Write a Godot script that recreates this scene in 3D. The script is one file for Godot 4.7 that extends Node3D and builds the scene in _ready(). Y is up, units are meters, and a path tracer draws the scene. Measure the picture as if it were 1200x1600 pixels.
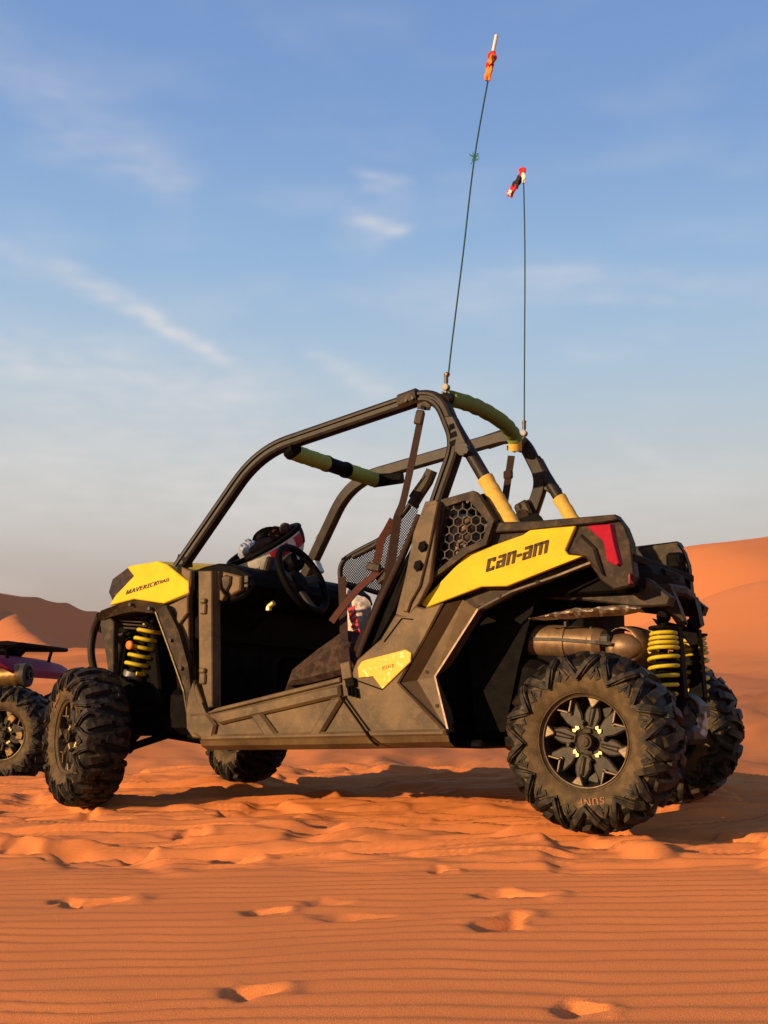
extends Node3D
# x runs towards the rear of the buggy, y up, z towards its left side

var mats := {}
var used := {}


func pv(a: Array) -> PackedVector2Array:
	var o := PackedVector2Array()
	for i in range(0, a.size(), 2):
		o.append(Vector2(a[i], a[i + 1]))
	return o


class M:
	var v := PackedVector3Array()
	var n := PackedVector3Array()
	var s := 1.0   # -1 mirrors to the other side of the vehicle

	func _init(side := 1.0) -> void:
		s = side

	func trin(a: Vector3, b: Vector3, c: Vector3, na: Vector3, nb: Vector3, nc: Vector3) -> void:
		if s < 0.0:
			var f := Vector3(1, 1, -1)
			v.append(a * f); v.append(b * f); v.append(c * f)
			n.append(na * f); n.append(nb * f); n.append(nc * f)
		else:
			v.append(a); v.append(c); v.append(b)
			n.append(na); n.append(nc); n.append(nb)

	func tri(a: Vector3, b: Vector3, c: Vector3) -> void:
		var m := (b - a).cross(c - a)
		if m.length_squared() < 1e-16:
			return
		m = m.normalized()
		trin(a, b, c, m, m, m)

	func quad(a: Vector3, b: Vector3, c: Vector3, d: Vector3) -> void:
		tri(a, b, c)
		tri(a, c, d)

	# rows of points; smooth normals from neighbours
	func grid(g: Array, cu := false, cv := false, smooth := true) -> void:
		var r := g.size()
		var k: int = g[0].size()
		var nn := []
		if smooth:
			for i in r:
				var row := PackedVector3Array()
				for j in k:
					var ja := (j + 1) % k if cu else mini(j + 1, k - 1)
					var jb := (j - 1 + k) % k if cu else maxi(j - 1, 0)
					var ia := (i + 1) % r if cv else mini(i + 1, r - 1)
					var ib := (i - 1 + r) % r if cv else maxi(i - 1, 0)
					var m: Vector3 = (g[i][ja] - g[i][jb]).cross(g[ia][j] - g[ib][j])
					row.append(m.normalized() if m.length_squared() > 1e-18 else Vector3.UP)
				nn.append(row)
		for i in (r if cv else r - 1):
			var i2 := (i + 1) % r
			for j in (k if cu else k - 1):
				var j2 := (j + 1) % k
				var a: Vector3 = g[i][j]
				var b: Vector3 = g[i][j2]
				var c: Vector3 = g[i2][j2]
				var d: Vector3 = g[i2][j]
				if smooth:
					trin(a, b, c, nn[i][j], nn[i][j2], nn[i2][j2])
					trin(a, c, d, nn[i][j], nn[i2][j2], nn[i2][j])
				else:
					quad(a, b, c, d)

	func cap(ring: PackedVector3Array, flip := false) -> void:
		var m := Vector3.ZERO
		for p in ring:
			m += p
		m /= ring.size()
		for i in ring.size():
			var a := ring[i]
			var b := ring[(i + 1) % ring.size()]
			if flip:
				tri(m, b, a)
			else:
				tri(m, a, b)

	# a plate: outline in x, y on the plane z = a + b x, from d0 to d1 above that plane, its upper edge bevelled
	func ext(poly: PackedVector2Array, a: float, b: float, d0: float, d1: float, bev := 0.003, cy := 0.0) -> void:
		if not Geometry2D.is_polygon_clockwise(poly):
			pass
		else:
			poly = poly.duplicate()
			poly.reverse()
		var k := poly.size()
		var inn := PackedVector2Array()
		for i in k:
			var e1 := (poly[i] - poly[(i - 1 + k) % k]).normalized()
			var e2 := (poly[(i + 1) % k] - poly[i]).normalized()
			var n1 := Vector2(-e1.y, e1.x)
			var n2 := Vector2(-e2.y, e2.x)
			var m := (n1 + n2) / maxf(0.3, 1.0 + n1.dot(n2))
			inn.append(poly[i] + m * bev)
		var at := func(p: Vector2, d: float) -> Vector3: return Vector3(p.x, p.y, a + b * p.x + cy * p.y + d)
		var idx := Geometry2D.triangulate_polygon(inn)
		if idx.is_empty():
			idx = Geometry2D.triangulate_polygon(poly)
		for i in range(0, idx.size(), 3):
			var p: Vector2 = inn[idx[i]]
			var q: Vector2 = inn[idx[i + 1]]
			var r: Vector2 = inn[idx[i + 2]]
			if (q - p).cross(r - p) < 0.0:
				var t := q
				q = r
				r = t
			tri(at.call(p, d1), at.call(q, d1), at.call(r, d1))
			tri(at.call(p, d0), at.call(r, d0), at.call(q, d0))
		for i in k:
			var j := (i + 1) % k
			quad(at.call(poly[i], d0), at.call(poly[j], d0), at.call(poly[j], d1 - bev), at.call(poly[i], d1 - bev))
			if bev > 0.0:
				quad(at.call(poly[i], d1 - bev), at.call(poly[j], d1 - bev), at.call(inn[j], d1), at.call(inn[i], d1))

	# a frame between two outlines with as many corners
	func ring_plate(o: PackedVector2Array, h: PackedVector2Array, a: float, b: float, d0: float, d1: float) -> void:
		var at := func(p: Vector2, d: float) -> Vector3: return Vector3(p.x, p.y, a + b * p.x + d)
		var k := o.size()
		for i in k:
			var j := (i + 1) % k
			var up := (o[j] - o[i]).cross(h[i] - o[i]) > 0.0
			for w in [[at.call(o[i], d1), at.call(o[j], d1), at.call(h[j], d1), at.call(h[i], d1)], [at.call(o[i], d0), at.call(o[j], d0), at.call(o[j], d1), at.call(o[i], d1)], [at.call(h[j], d0), at.call(h[i], d0), at.call(h[i], d1), at.call(h[j], d1)]]:
				if up:
					quad(w[0], w[1], w[2], w[3])
				else:
					quad(w[3], w[2], w[1], w[0])

	func box(c: Vector3, z: Vector3, bs := Basis.IDENTITY, bev := 0.0) -> void:
		var h := z / 2.0
		var w := minf(bev, minf(h.x, minf(h.y, h.z)) * 0.8)
		var p := []
		for lay in [[-h.z, w], [-h.z + w, 0.0], [h.z - w, 0.0], [h.z, w]]:
			var q: float = lay[1]
			var row := PackedVector3Array()
			for e in [Vector2(-h.x + w, -h.y + q), Vector2(h.x - w, -h.y + q), Vector2(h.x - q, -h.y + w), Vector2(h.x - q, h.y - w), Vector2(h.x - w, h.y - q), Vector2(-h.x + w, h.y - q), Vector2(-h.x + q, h.y - w), Vector2(-h.x + q, -h.y + w)]:
				row.append(c + bs * Vector3(e.x, e.y, lay[0]))
			p.append(row)
		grid(p, true, false, false)
		cap(p[0], true)
		cap(p[3])

	# profile (closed) swept along points
	func sweep(pts: Array, prof: PackedVector2Array, up := Vector3.UP, smooth := true, scale := PackedFloat32Array(), closed := false) -> void:
		var g := []
		var k := pts.size()
		var nrm := up
		for i in k:
			var t: Vector3
			if closed:
				t = (pts[(i + 1) % k] - pts[(i - 1 + k) % k]).normalized()
			else:
				t = (pts[mini(i + 1, k - 1)] - pts[maxi(i - 1, 0)]).normalized()
			if absf(nrm.dot(t)) > 0.98 and i == 0:
				nrm = Vector3.RIGHT if absf(t.x) < 0.9 else Vector3.BACK
			nrm = (nrm - t * nrm.dot(t)).normalized()
			var bi := t.cross(nrm)
			var f: float = scale[i] if scale.size() > i else 1.0
			var row := PackedVector3Array()
			for q in prof:
				row.append(pts[i] + (nrm * q.x + bi * q.y) * f)
			g.append(row)
		grid(g, true, closed, smooth)
		if not closed:
			cap(g[0], true)
			cap(g[k - 1])

	func tube(pts: Array, r: float, seg := 12, scale := PackedFloat32Array(), closed := false) -> void:
		sweep(pts, M.circle(r, seg), Vector3.UP, true, scale, closed)

	# profile of (radius, height) turned about an axis
	func lathe(c: Vector3, axis: Vector3, prof: PackedVector2Array, seg := 32, smooth := false) -> void:
		axis = axis.normalized()
		var x := axis.cross(Vector3.UP if absf(axis.y) < 0.9 else Vector3.RIGHT).normalized()
		var y := axis.cross(x)
		var g := []
		for q in prof:
			var row := PackedVector3Array()
			for i in seg:
				var t := TAU * i / seg
				row.append(c + axis * q.y + (x * cos(t) + y * sin(t)) * q.x)
			g.append(row)
		if smooth:
			grid(g, true, false, true)
		else:   # smooth round, sharp along the profile
			for i in g.size() - 1:
				var dr := prof[i + 1] - prof[i]
				for j in seg:
					var j2 := (j + 1) % seg
					var na: Vector3
					var nb: Vector3
					var t1 := TAU * j / seg
					var t2 := TAU * (j + 1) / seg
					na = ((x * cos(t1) + y * sin(t1)) * dr.y - axis * dr.x).normalized()
					nb = ((x * cos(t2) + y * sin(t2)) * dr.y - axis * dr.x).normalized()
					trin(g[i][j], g[i][j2], g[i + 1][j2], na, nb, nb)
					trin(g[i][j], g[i + 1][j2], g[i + 1][j], na, nb, na)

	func cyl(a: Vector3, b: Vector3, r: float, seg := 16) -> void:
		var l := (b - a).length()
		lathe(a, b - a, PackedVector2Array([Vector2(0.0005, 0), Vector2(r * 0.93, 0), Vector2(r, minf(r * 0.07, l * 0.2)), Vector2(r, l - minf(r * 0.07, l * 0.2)), Vector2(r * 0.93, l), Vector2(0.0005, l)]), seg)

	func ball(c: Vector3, z: Vector3, bs := Basis.IDENTITY, seg := 16) -> void:
		var g := []
		for i in seg / 2 + 1:
			var t := clampf(PI * i / (seg / 2), 0.01, PI - 0.01)
			var row := PackedVector3Array()
			for j in seg:
				var p := TAU * j / seg
				row.append(c + bs * (Vector3(sin(t) * cos(p), -cos(t), -sin(t) * sin(p)) * z / 2.0))
			g.append(row)
		grid(g, true)

	func coil(a: Vector3, b: Vector3, r0: float, r1: float, wire: float, turns: float, tight := 0.0) -> void:
		var ax := (b - a).normalized()
		var x := ax.cross(Vector3.BACK).normalized()
		var y := ax.cross(x)
		var pts := []
		var k := int(turns * 20)
		for i in k + 1:
			var t := float(i) / k
			var h := lerpf(t, t * t * (1.0 + 0.0) + 0.0, tight)
			var r := lerpf(r0, r1, t)
			pts.append(a + (b - a) * h + (x * cos(t * turns * TAU) + y * sin(t * turns * TAU)) * r)
		tube(pts, wire, 8)

	static func circle(r: float, seg := 12) -> PackedVector2Array:
		var o := PackedVector2Array()
		for i in seg:
			o.append(Vector2(cos(TAU * i / seg), sin(TAU * i / seg)) * r)
		return o

	static func rect(w: float, h: float, bev := 0.0) -> PackedVector2Array:
		var a := w / 2.0
		var b := h / 2.0
		if bev <= 0.0:
			return PackedVector2Array([Vector2(-a, -b), Vector2(a, -b), Vector2(a, b), Vector2(-a, b)])
		return PackedVector2Array([Vector2(-a + bev, -b), Vector2(a - bev, -b), Vector2(a, -b + bev), Vector2(a, b - bev), Vector2(a - bev, b), Vector2(-a + bev, b), Vector2(-a, b - bev), Vector2(-a, -b + bev)])


func fillet(p: Array, r: Array, seg := 8) -> Array:
	var o := [p[0]]
	for i in range(1, p.size() - 1):
		var a: Vector3 = (p[i - 1] - p[i]).normalized()
		var b: Vector3 = (p[i + 1] - p[i]).normalized()
		var d: float = r[i - 1] if i - 1 < r.size() else r[r.size() - 1]
		for k in seg + 1:
			var t := float(k) / seg
			var q0: Vector3 = p[i] + a * d
			var q1: Vector3 = p[i] + b * d
			o.append(q0 * (1 - t) * (1 - t) + p[i] * 2.0 * t * (1 - t) + q1 * t * t)
	o.append(p[p.size() - 1])
	return o


func curve(p: Array, seg := 8) -> Array:
	var o := []
	for i in p.size() - 1:
		var a = p[maxi(i - 1, 0)]
		var d = p[mini(i + 2, p.size() - 1)]
		for k in seg:
			var t := float(k) / seg
			o.append(p[i].cubic_interpolate(p[i + 1], a, d, t))
	o.append(p[p.size() - 1])
	return o


func flip(p: Array) -> Array:
	var o := []
	for q in p:
		o.append(q * Vector3(1, 1, -1))
	return o


func obj(called: String, parent: Node, shapes: Array) -> MeshInstance3D:
	var am := ArrayMesh.new()
	for i in range(0, shapes.size(), 2):
		var m: M = shapes[i]
		if m.v.is_empty():
			continue
		var arr := []
		arr.resize(Mesh.ARRAY_MAX)
		arr[Mesh.ARRAY_VERTEX] = m.v
		arr[Mesh.ARRAY_NORMAL] = m.n
		am.add_surface_from_arrays(Mesh.PRIMITIVE_TRIANGLES, arr)
		am.surface_set_material(am.get_surface_count() - 1, mats[shapes[i + 1]])
	var o := MeshInstance3D.new()
	o.mesh = am
	put(called, parent, o)
	return o


func put(called: String, parent: Node, o: Node3D) -> void:
	var key := str(parent.get_instance_id()) + called
	var k: int = used.get(key, 0)
	used[key] = k + 1
	o.name = called if k == 0 else "%s_%03d" % [called, k]
	parent.add_child(o, true)


func node(called: String, parent: Node, at := Vector3.ZERO, turn := 0.0) -> Node3D:
	var o := Node3D.new()
	put(called, parent, o)
	o.position = at
	o.rotation.y = turn
	return o


func tag(o: Node, label: String, category: String, group := "") -> void:
	o.set_meta("label", label)
	o.set_meta("category", category)
	if group:
		o.set_meta("group", group)


func noise(sd: int, freq: float, oct := 4) -> FastNoiseLite:
	var f := FastNoiseLite.new()
	f.seed = sd
	f.noise_type = FastNoiseLite.TYPE_SIMPLEX_SMOOTH
	f.frequency = freq
	f.fractal_octaves = oct
	return f


func lin(r: float, g: float, b: float) -> Color:
	return Color(r, g, b).linear_to_srgb()


# a surface of two tones mixed by noise (dust lying over the thing's own colour), with a fine relief
func mat(called: String, a: Color, b: Color, rough: float, scale := 3.0, relief := 0.15, metal := 0.0, lo := 0.3, hi := 0.7, freq := 0.012) -> StandardMaterial3D:
	var m := StandardMaterial3D.new()
	m.resource_name = called
	m.roughness = rough
	m.metallic = metal
	var sd := 11 + mats.size() * 7
	if a == b:
		m.albedo_color = a
	else:
		var t := NoiseTexture2D.new()
		t.width = 384
		t.height = 384
		t.seamless = true
		t.noise = noise(sd, freq, 5)
		var g := Gradient.new()
		g.offsets = PackedFloat32Array([lo, hi])
		g.colors = PackedColorArray([a, b])
		t.color_ramp = g
		m.albedo_texture = t
	if relief > 0.0:
		var t := NoiseTexture2D.new()
		t.width = 256
		t.height = 256
		t.seamless = true
		t.noise = noise(sd + 3, 0.12, 3)
		t.as_normal_map = true
		t.bump_strength = 3.0
		m.normal_enabled = true
		m.normal_texture = t
		m.normal_scale = relief
	m.metallic_specular = 0.3 if metal == 0.0 else 0.5
	m.uv1_triplanar = true
	m.uv1_scale = Vector3.ONE * scale
	m.cull_mode = BaseMaterial3D.CULL_DISABLED
	mats[called] = m
	return m


# fine sand dust and scuffs over a surface
func dust(called: String, c: Color, lo: float, hi: float, amount: float, freq: float) -> void:
	var m: StandardMaterial3D = mats[called]
	var t := NoiseTexture2D.new()
	t.width = 512
	t.height = 512
	t.seamless = true
	t.noise = noise(90 + mats.size(), freq, 6)
	t.noise.fractal_gain = 0.65
	t.noise.domain_warp_enabled = true
	t.noise.domain_warp_amplitude = 40.0
	var g := Gradient.new()
	g.offsets = PackedFloat32Array([lo, hi])
	g.colors = PackedColorArray([Color(c.r, c.g, c.b, 0.0), Color(c.r, c.g, c.b, amount)])
	t.color_ramp = g
	m.detail_enabled = true
	m.detail_albedo = t
	m.detail_blend_mode = BaseMaterial3D.BLEND_MODE_MIX


func make_materials() -> void:
	mat("body", lin(.062, .039, .019), lin(.122, .076, .034), 0.55, 1.3, 0.04, 0.0, .25, .75, .006)
	mat("trim", lin(.013, .0085, .0055), lin(.030, .0195, .0105), 0.6, 1.8, 0.05, 0.0, .25, .75, .008)
	dust("trim", lin(.2, .11, .05), .45, .85, .30, .02)
	dust("body", lin(.24, .15, .066), .45, .85, .28, .03)
	mat("black", lin(.0025, .0023, .0022), lin(.0055, .0042, .0035), 0.6, 3.0, 0.2)
	mats["black"].metallic_specular = 0.12
	mat("cage", lin(.012, .008, .0055), lin(.024, .016, .010), 0.5, 3.0, 0.03)
	mat("yellow", lin(.58, .375, .004), lin(.64, .42, .005), 0.55, 2.0, 0.03)
	mats["yellow"].metallic_specular = 0.3
	dust("yellow", lin(.42, .22, .06), .5, .85, .2, .022)
	mat("spring", lin(.5, .38, .012), lin(.42, .30, .02), 0.4, 6.0, 0.1)
	mat("sleeve", lin(.5, .3, .05), lin(.58, .36, .08), 0.85, 9.0, 0.5)
	mat("pad", lin(.24, .29, .055), lin(.29, .34, .075), 0.9, 9.0, 0.6)
	mat("pad_green", lin(.12, .175, .04), lin(.15, .20, .05), 0.9, 9.0, 0.6)
	mat("rubber", lin(.008, .007, .006), lin(.055, .037, .02), 0.6, 5.0, 0.08, 0.0, .35, .8)
	mat("tread", lin(.006, .005, .0045), lin(.022, .015, .009), 0.6, 5.0, 0.1, 0.0, .4, .85)
	mat("sidewall", lin(.055, .036, .018), lin(.105, .069, .033), 0.85, 4.0, 0.5)
	mat("rim", lin(.018, .013, .009), lin(.042, .029, .017), 0.45, 6.0, 0.03, 0.0)
	mat("rim_edge", lin(.14, .095, .05), lin(.09, .06, .035), 0.45, 6.0, 0.1, 0.5)
	mat("brass", lin(.5, .36, .13), lin(.6, .45, .2), 0.4, 9.0, 0.1, 0.6)
	mat("steel", lin(.11, .1, .085), lin(.07, .06, .05), 0.5, 8.0, 0.1, 0.4)
	mat("muffler", lin(.21, .125, .06), lin(.13, .08, .045), 0.5, 5.0, 0.2, 0.5)
	mat("foil", lin(.42, .32, .22), lin(.28, .2, .125), 0.38, 9.0, 1.0, 0.7)
	mat("belt", lin(.022, .012, .009), lin(.038, .020, .014), 0.9, 20.0, 0.8)
	mat("belt_red", lin(.075, .024, .015), lin(.05, .018, .012), 0.9, 20.0, 0.8)
	mat("seat", lin(.022, .013, .009), lin(.06, .034, .021), 0.85, 5.0, 0.7)
	mat("red", lin(.34, .006, .022), lin(.28, .005, .018), 0.2, 8.0, 0.05)
	mat("dark_red", lin(.12, .004, .01), lin(.09, .003, .008), 0.15, 8.0, 0.05)
	mat("orange", lin(.75, .16, .01), lin(.65, .13, .01), 0.25, 30.0, 0.4)
	mat("white", lin(.6, .56, .52), lin(.5, .45, .4), 0.6, 8.0, 0.3)
	mat("cloth", lin(.55, .47, .41), lin(.42, .34, .28), 0.95, 12.0, 1.0)
	mat("red_print", lin(.45, .015, .03), lin(.36, .012, .025), 0.6, 9.0, 0.1)
	mat("liner", lin(.07, .035, .025), lin(.025, .018, .016), 0.95, 12.0, 0.8)
	mat("dark_print", lin(.05, .032, .012), lin(.07, .045, .018), 0.6, 6.0, 0.1)
	mat("stain", lin(.3, .13, .06), lin(.14, .085, .045), 0.8, 30.0, 0.2)
	mat("cable", lin(.02, .06, .05), lin(.015, .045, .04), 0.5, 8.0, 0.0)
	mat("quad_red", lin(.2, .009, .035), lin(.15, .008, .028), 0.62, 3.0, 0.05)
	mat("gold", lin(.26, .145, .04), lin(.16, .09, .028), 0.35, 6.0, 0.1, 0.6)
	mat("grey", lin(.05, .042, .035), lin(.03, .025, .02), 0.5, 6.0, 0.2)
	mat("flag_red", lin(.62, .03, .025), lin(.5, .02, .02), 0.8, 20.0, 0.3)
	mat("flag_yellow", lin(.7, .22, .035), lin(.6, .17, .03), 0.8, 20.0, 0.3)
	mat("flag_white", lin(.72, .64, .58), lin(.62, .54, .5), 0.8, 20.0, 0.3)
	mat("flag_black", lin(.02, .015, .02), lin(.03, .02, .025), 0.8, 20.0, 0.3)
	mat("twig", lin(.05, .05, .02), lin(.07, .06, .03), 0.9, 2.0, 0.0)
	mat("green_thread", lin(.03, .16, .05), lin(.02, .12, .04), 0.8, 2.0, 0.0)
	mat("net", lin(.012, .01, .009), lin(.016, .013, .011), 0.8, 4.0, 0.0)
	mat("screen", lin(.05, .08, .13), lin(.03, .05, .09), 0.1, 4.0, 0.0)
	mat("reflective", lin(.55, .34, .01), lin(.95, .80, .45), 0.3, 4.0, 0.12, 0.0, .70, .80, .022)
	mat("faint_print", lin(.46, .27, .008), lin(.42, .25, .008), 0.5, 6.0, 0.0)
	mat("plastic_film", lin(.30, .33, .40), lin(.22, .25, .32), 0.35, 9.0, 0.3)


var n_warp := noise(5, 0.55, 3)
var n_warp2 := noise(6, 2.6, 3)
var n_rut := noise(7, 0.8, 3)
var n_lump := noise(8, 5.0, 3)
var n_far := noise(9, 0.02, 4)
var n_mid := noise(10, 0.16, 3)
var marks := []


func sm(a: float, b: float, x: float) -> float:
	return smoothstep(a, b, x)


func bump(x: float, c: float, w: float) -> float:
	var t := (x - c) / w
	return exp(-t * t)


# a long dune whose steep side lies in its own shade
func far_ridge(u: float, w: float) -> float:
	var du := u - 120.0
	var dw := w + 41.0
	var n := n_far.get_noise_2d(u * 0.7 + 90.0, w * 0.3)
	var across := 0.992 * dw - 0.122 * du + 3.0 * n
	var along := 0.122 * dw + 0.992 * du
	var ht := (12.9 + 1.2 * n_far.get_noise_2d(along * 0.8, 5.0)) * sm(-120.0, 10.0, along)
	return ht * (1.0 - across / 17.5 if across > 0.0 else 1.0 + across / 70.0)


# a low sunlit spur before it
func near_spur(u: float, w: float) -> float:
	var r := Vector2(w + 22.3, u - 75.0)
	var t := r.dot(Vector2(-0.367, 0.93)) / 59.1
	var s := r.dot(Vector2(-0.93, -0.367)) + 1.5 * n_far.get_noise_2d(u * 1.2, 40.0)
	var ht := (4.9 + 7.4 * clampf(t, -0.6, 1.2)) * (1.0 - sm(1.05, 1.7, t))
	return ht - (0.40 * s if s > 0.0 else -0.62 * s)


func make_dune(called: String, f: Callable, u0: float, u1: float, w0: float, w1: float, st: float, label: String) -> void:
	var g := []
	var u := u0
	while u <= u1:
		var row := PackedVector3Array()
		var w := w0
		while w <= w1:
			var x := 2.61 - 0.528 * u + 0.849 * w
			var z := 4.22 - 0.849 * u - 0.528 * w
			row.append(Vector3(x, maxf(f.call(u, w), sand(x, z) - 0.6), z))
			w += st
		g.append(row)
		u += st
	var m := M.new()
	m.grid(g)
	var o := obj(called, self, [m, "sand"])
	o.set_meta("kind", "structure")
	o.set_meta("label", label)


# height of the sand
func sand(x: float, z: float) -> float:
	# u runs away from the sunny slope, w along it to the right
	var u := -0.528 * (x - 2.61) - 0.849 * (z - 4.22)
	var w := 0.849 * (x - 2.61) - 0.528 * (z - 4.22)
	var wob := n_warp.get_noise_2d(x, z)
	var plane := clampf(0.012 + 0.012 * x - 0.052 * (z - 0.55), -0.10, 0.11) - 0.06 * sm(-1.9, -3.0, x) * sm(2.0, 0.5, z)
	# the low crest that the buggy stands on, falling off behind it
	var crest := 7.0 - 0.22 * w + 0.35 * wob
	var behind := sm(crest - 0.2, crest + 2.6, u)
	var h := plane - 0.5 * behind
	var fd := maxf(0.0, u - 8.6 - 0.9 * clampf(w, 0.0, 9.0) + 0.6 * wob)
	h += 0.17 * minf(fd, 5.6) * sm(0.0, 1.6, fd) + 0.052 * maxf(0.0, minf(fd, 34.0) - 5.6)
	h -= 0.02 * maxf(0.0, u - 60.0)
	if u > 6.0:
		var f := sm(8.0, 30.0, u)
		h += f * ((0.5 - absf(n_mid.get_noise_2d(x * 0.6, z * 0.6))) * 1.5 * sm(14.0, -4.0, w) + 0.6 * n_far.get_noise_2d(x, z) * 1.4)
		# dune to the right with a rounded top, and the tall one behind it
		var c2 := 62.0 + 6.0 * n_far.get_noise_2d(x * 0.7 + 40.0, 3.0)
		var r2 := sm(c2 - 46.0, c2, u) * (1.0 - sm(c2 + 4.0, c2 + 50.0, u))
		h += 5.2 * r2 * sm(4.0, 22.0, w) + 2.1 * r2 * sm(16.0, 40.0, w)
		var c3 := 180.0 - 0.1 * w
		h += (25.5 * sm(6.0, 44.0, w) + 8.0 * sm(40.0, 90.0, w)) * (sm(c3 - 135.0, c3, u) if u < c3 else 1.0 - sm(c3, c3 + 90.0, u))
	# ruts that wheels have cut along the buggy's side
	if u < 14.0 and u > 0.0 and absf(w) < 9.0:
		var near := 1.0 - sm(9.0, 13.0, u)
		var zz := z + 0.45 * (x - 0.8) + 0.09 * n_rut.get_noise_2d(x * 0.8, 4.0) + 0.05 * wob
		var churn := sm(1.62, 1.02, zz + 0.10 * n_rut.get_noise_2d(x * 1.6, 9.0)) * near
		var ra := 0.849 * x - 0.528 * z
		var rb := -0.528 * x - 0.849 * z
		# ridges and furrows run along the slope, sharp-crested
		var r1 := 1.0 - 2.0 * absf(n_rut.get_noise_2d(ra * 0.36 + 11.0, rb * 3.0))
		var r2b := 1.0 - 2.2 * absf(n_rut.get_noise_2d(ra * 0.5 + 50.0, rb * 6.0 + 7.0))
		var rut := 0.058 * (r1 - 0.55) + 0.024 * (r2b - 0.5)
		rut += 0.035 * bump(zz, 1.22, 0.08) - 0.03 * bump(zz, 1.02, 0.1)
		h += 0.64 * churn * (rut + 0.016 * n_rut.get_noise_2d(x * 2.0, z * 2.6) + 0.006 * n_lump.get_noise_2d(x, z * 1.4) - 0.05 * sm(0.05, 0.20, n_rut.get_noise_2d(ra * 1.0 + 21.0 + rb * 0.25, rb * 0.75 - 9.0)) - 0.03 * sm(0.08, 0.20, n_rut.get_noise_2d(ra * 0.55 + 21.0, rb * 3.6 - 9.0)) - 0.022 * sm(0.12, 0.22, n_rut.get_noise_2d(ra * 1.0 - 31.0, rb * 6.0 + 3.0)))
		# sand pushed up round the wheels
		for k in [Vector2(1.15, .5), Vector2(-1.21, .57), Vector2(1.09, -.48), Vector2(-1.15, -.5)]:
			var e := Vector2(x - k.x, (z - k.y) * 1.3)
			h += 0.012 * bump(e.length(), 0.24, 0.12) * near + (0.012 * bump(e.length(), 0.0, 0.2) if k.y > 0.0 else 0.0)
		# wind ripples
		var ph := u * 86.0 + 5.5 * n_warp.get_noise_2d(x * 1.3, z * 1.3) + 2.6 * n_warp2.get_noise_2d(ra * 0.5, rb * 0.9) + w * 4.0
		var fr := fposmod(ph / TAU, 1.0)
		var s := sm(0.0, 0.8, fr) if fr < 0.8 else 1.0 - (fr - 0.8) / 0.2
		var calm := (1.0 - churn * 0.45) * (0.75 + 0.5 * wob)
		for k in marks:
			var d: Vector2 = Vector2(x - k[0], z - k[1]).rotated(k[2])
			d = Vector2(d.x / k[3], d.y / k[4] * (1.0 + 0.35 * sin(d.x / k[3] * 3.2)))
			var q := d.length() + 0.22 * n_lump.get_noise_2d(x * 1.6, z * 1.6)
			if q < 2.4:
				calm *= sm(0.9, 1.5, q)
				h += k[5] * (-1.0 * (1.0 - sm(0.6, 1.05, q)) + 0.22 * bump(q, 1.25, 0.3) * (0.6 + 0.6 * d.x)) + 0.1 * k[5] * n_lump.get_noise_2d(x * 3.0, z * 3.0) * sm(2.2, 1.0, q)
		h += 0.0088 * s * calm * near
	return h


func steps(lo: float, hi: float, fine: float, far: float, grow: float) -> PackedFloat32Array:
	var o := PackedFloat32Array()
	var d := fine
	var x := lo
	var left := PackedFloat32Array()
	while x > -far:
		d *= grow
		x -= d
		left.append(x)
	left.reverse()
	o.append_array(left)
	x = lo
	while x < hi:
		o.append(x)
		x += fine
	d = fine
	while x < far:
		o.append(x)
		d *= grow
		x += d
	return o


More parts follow.
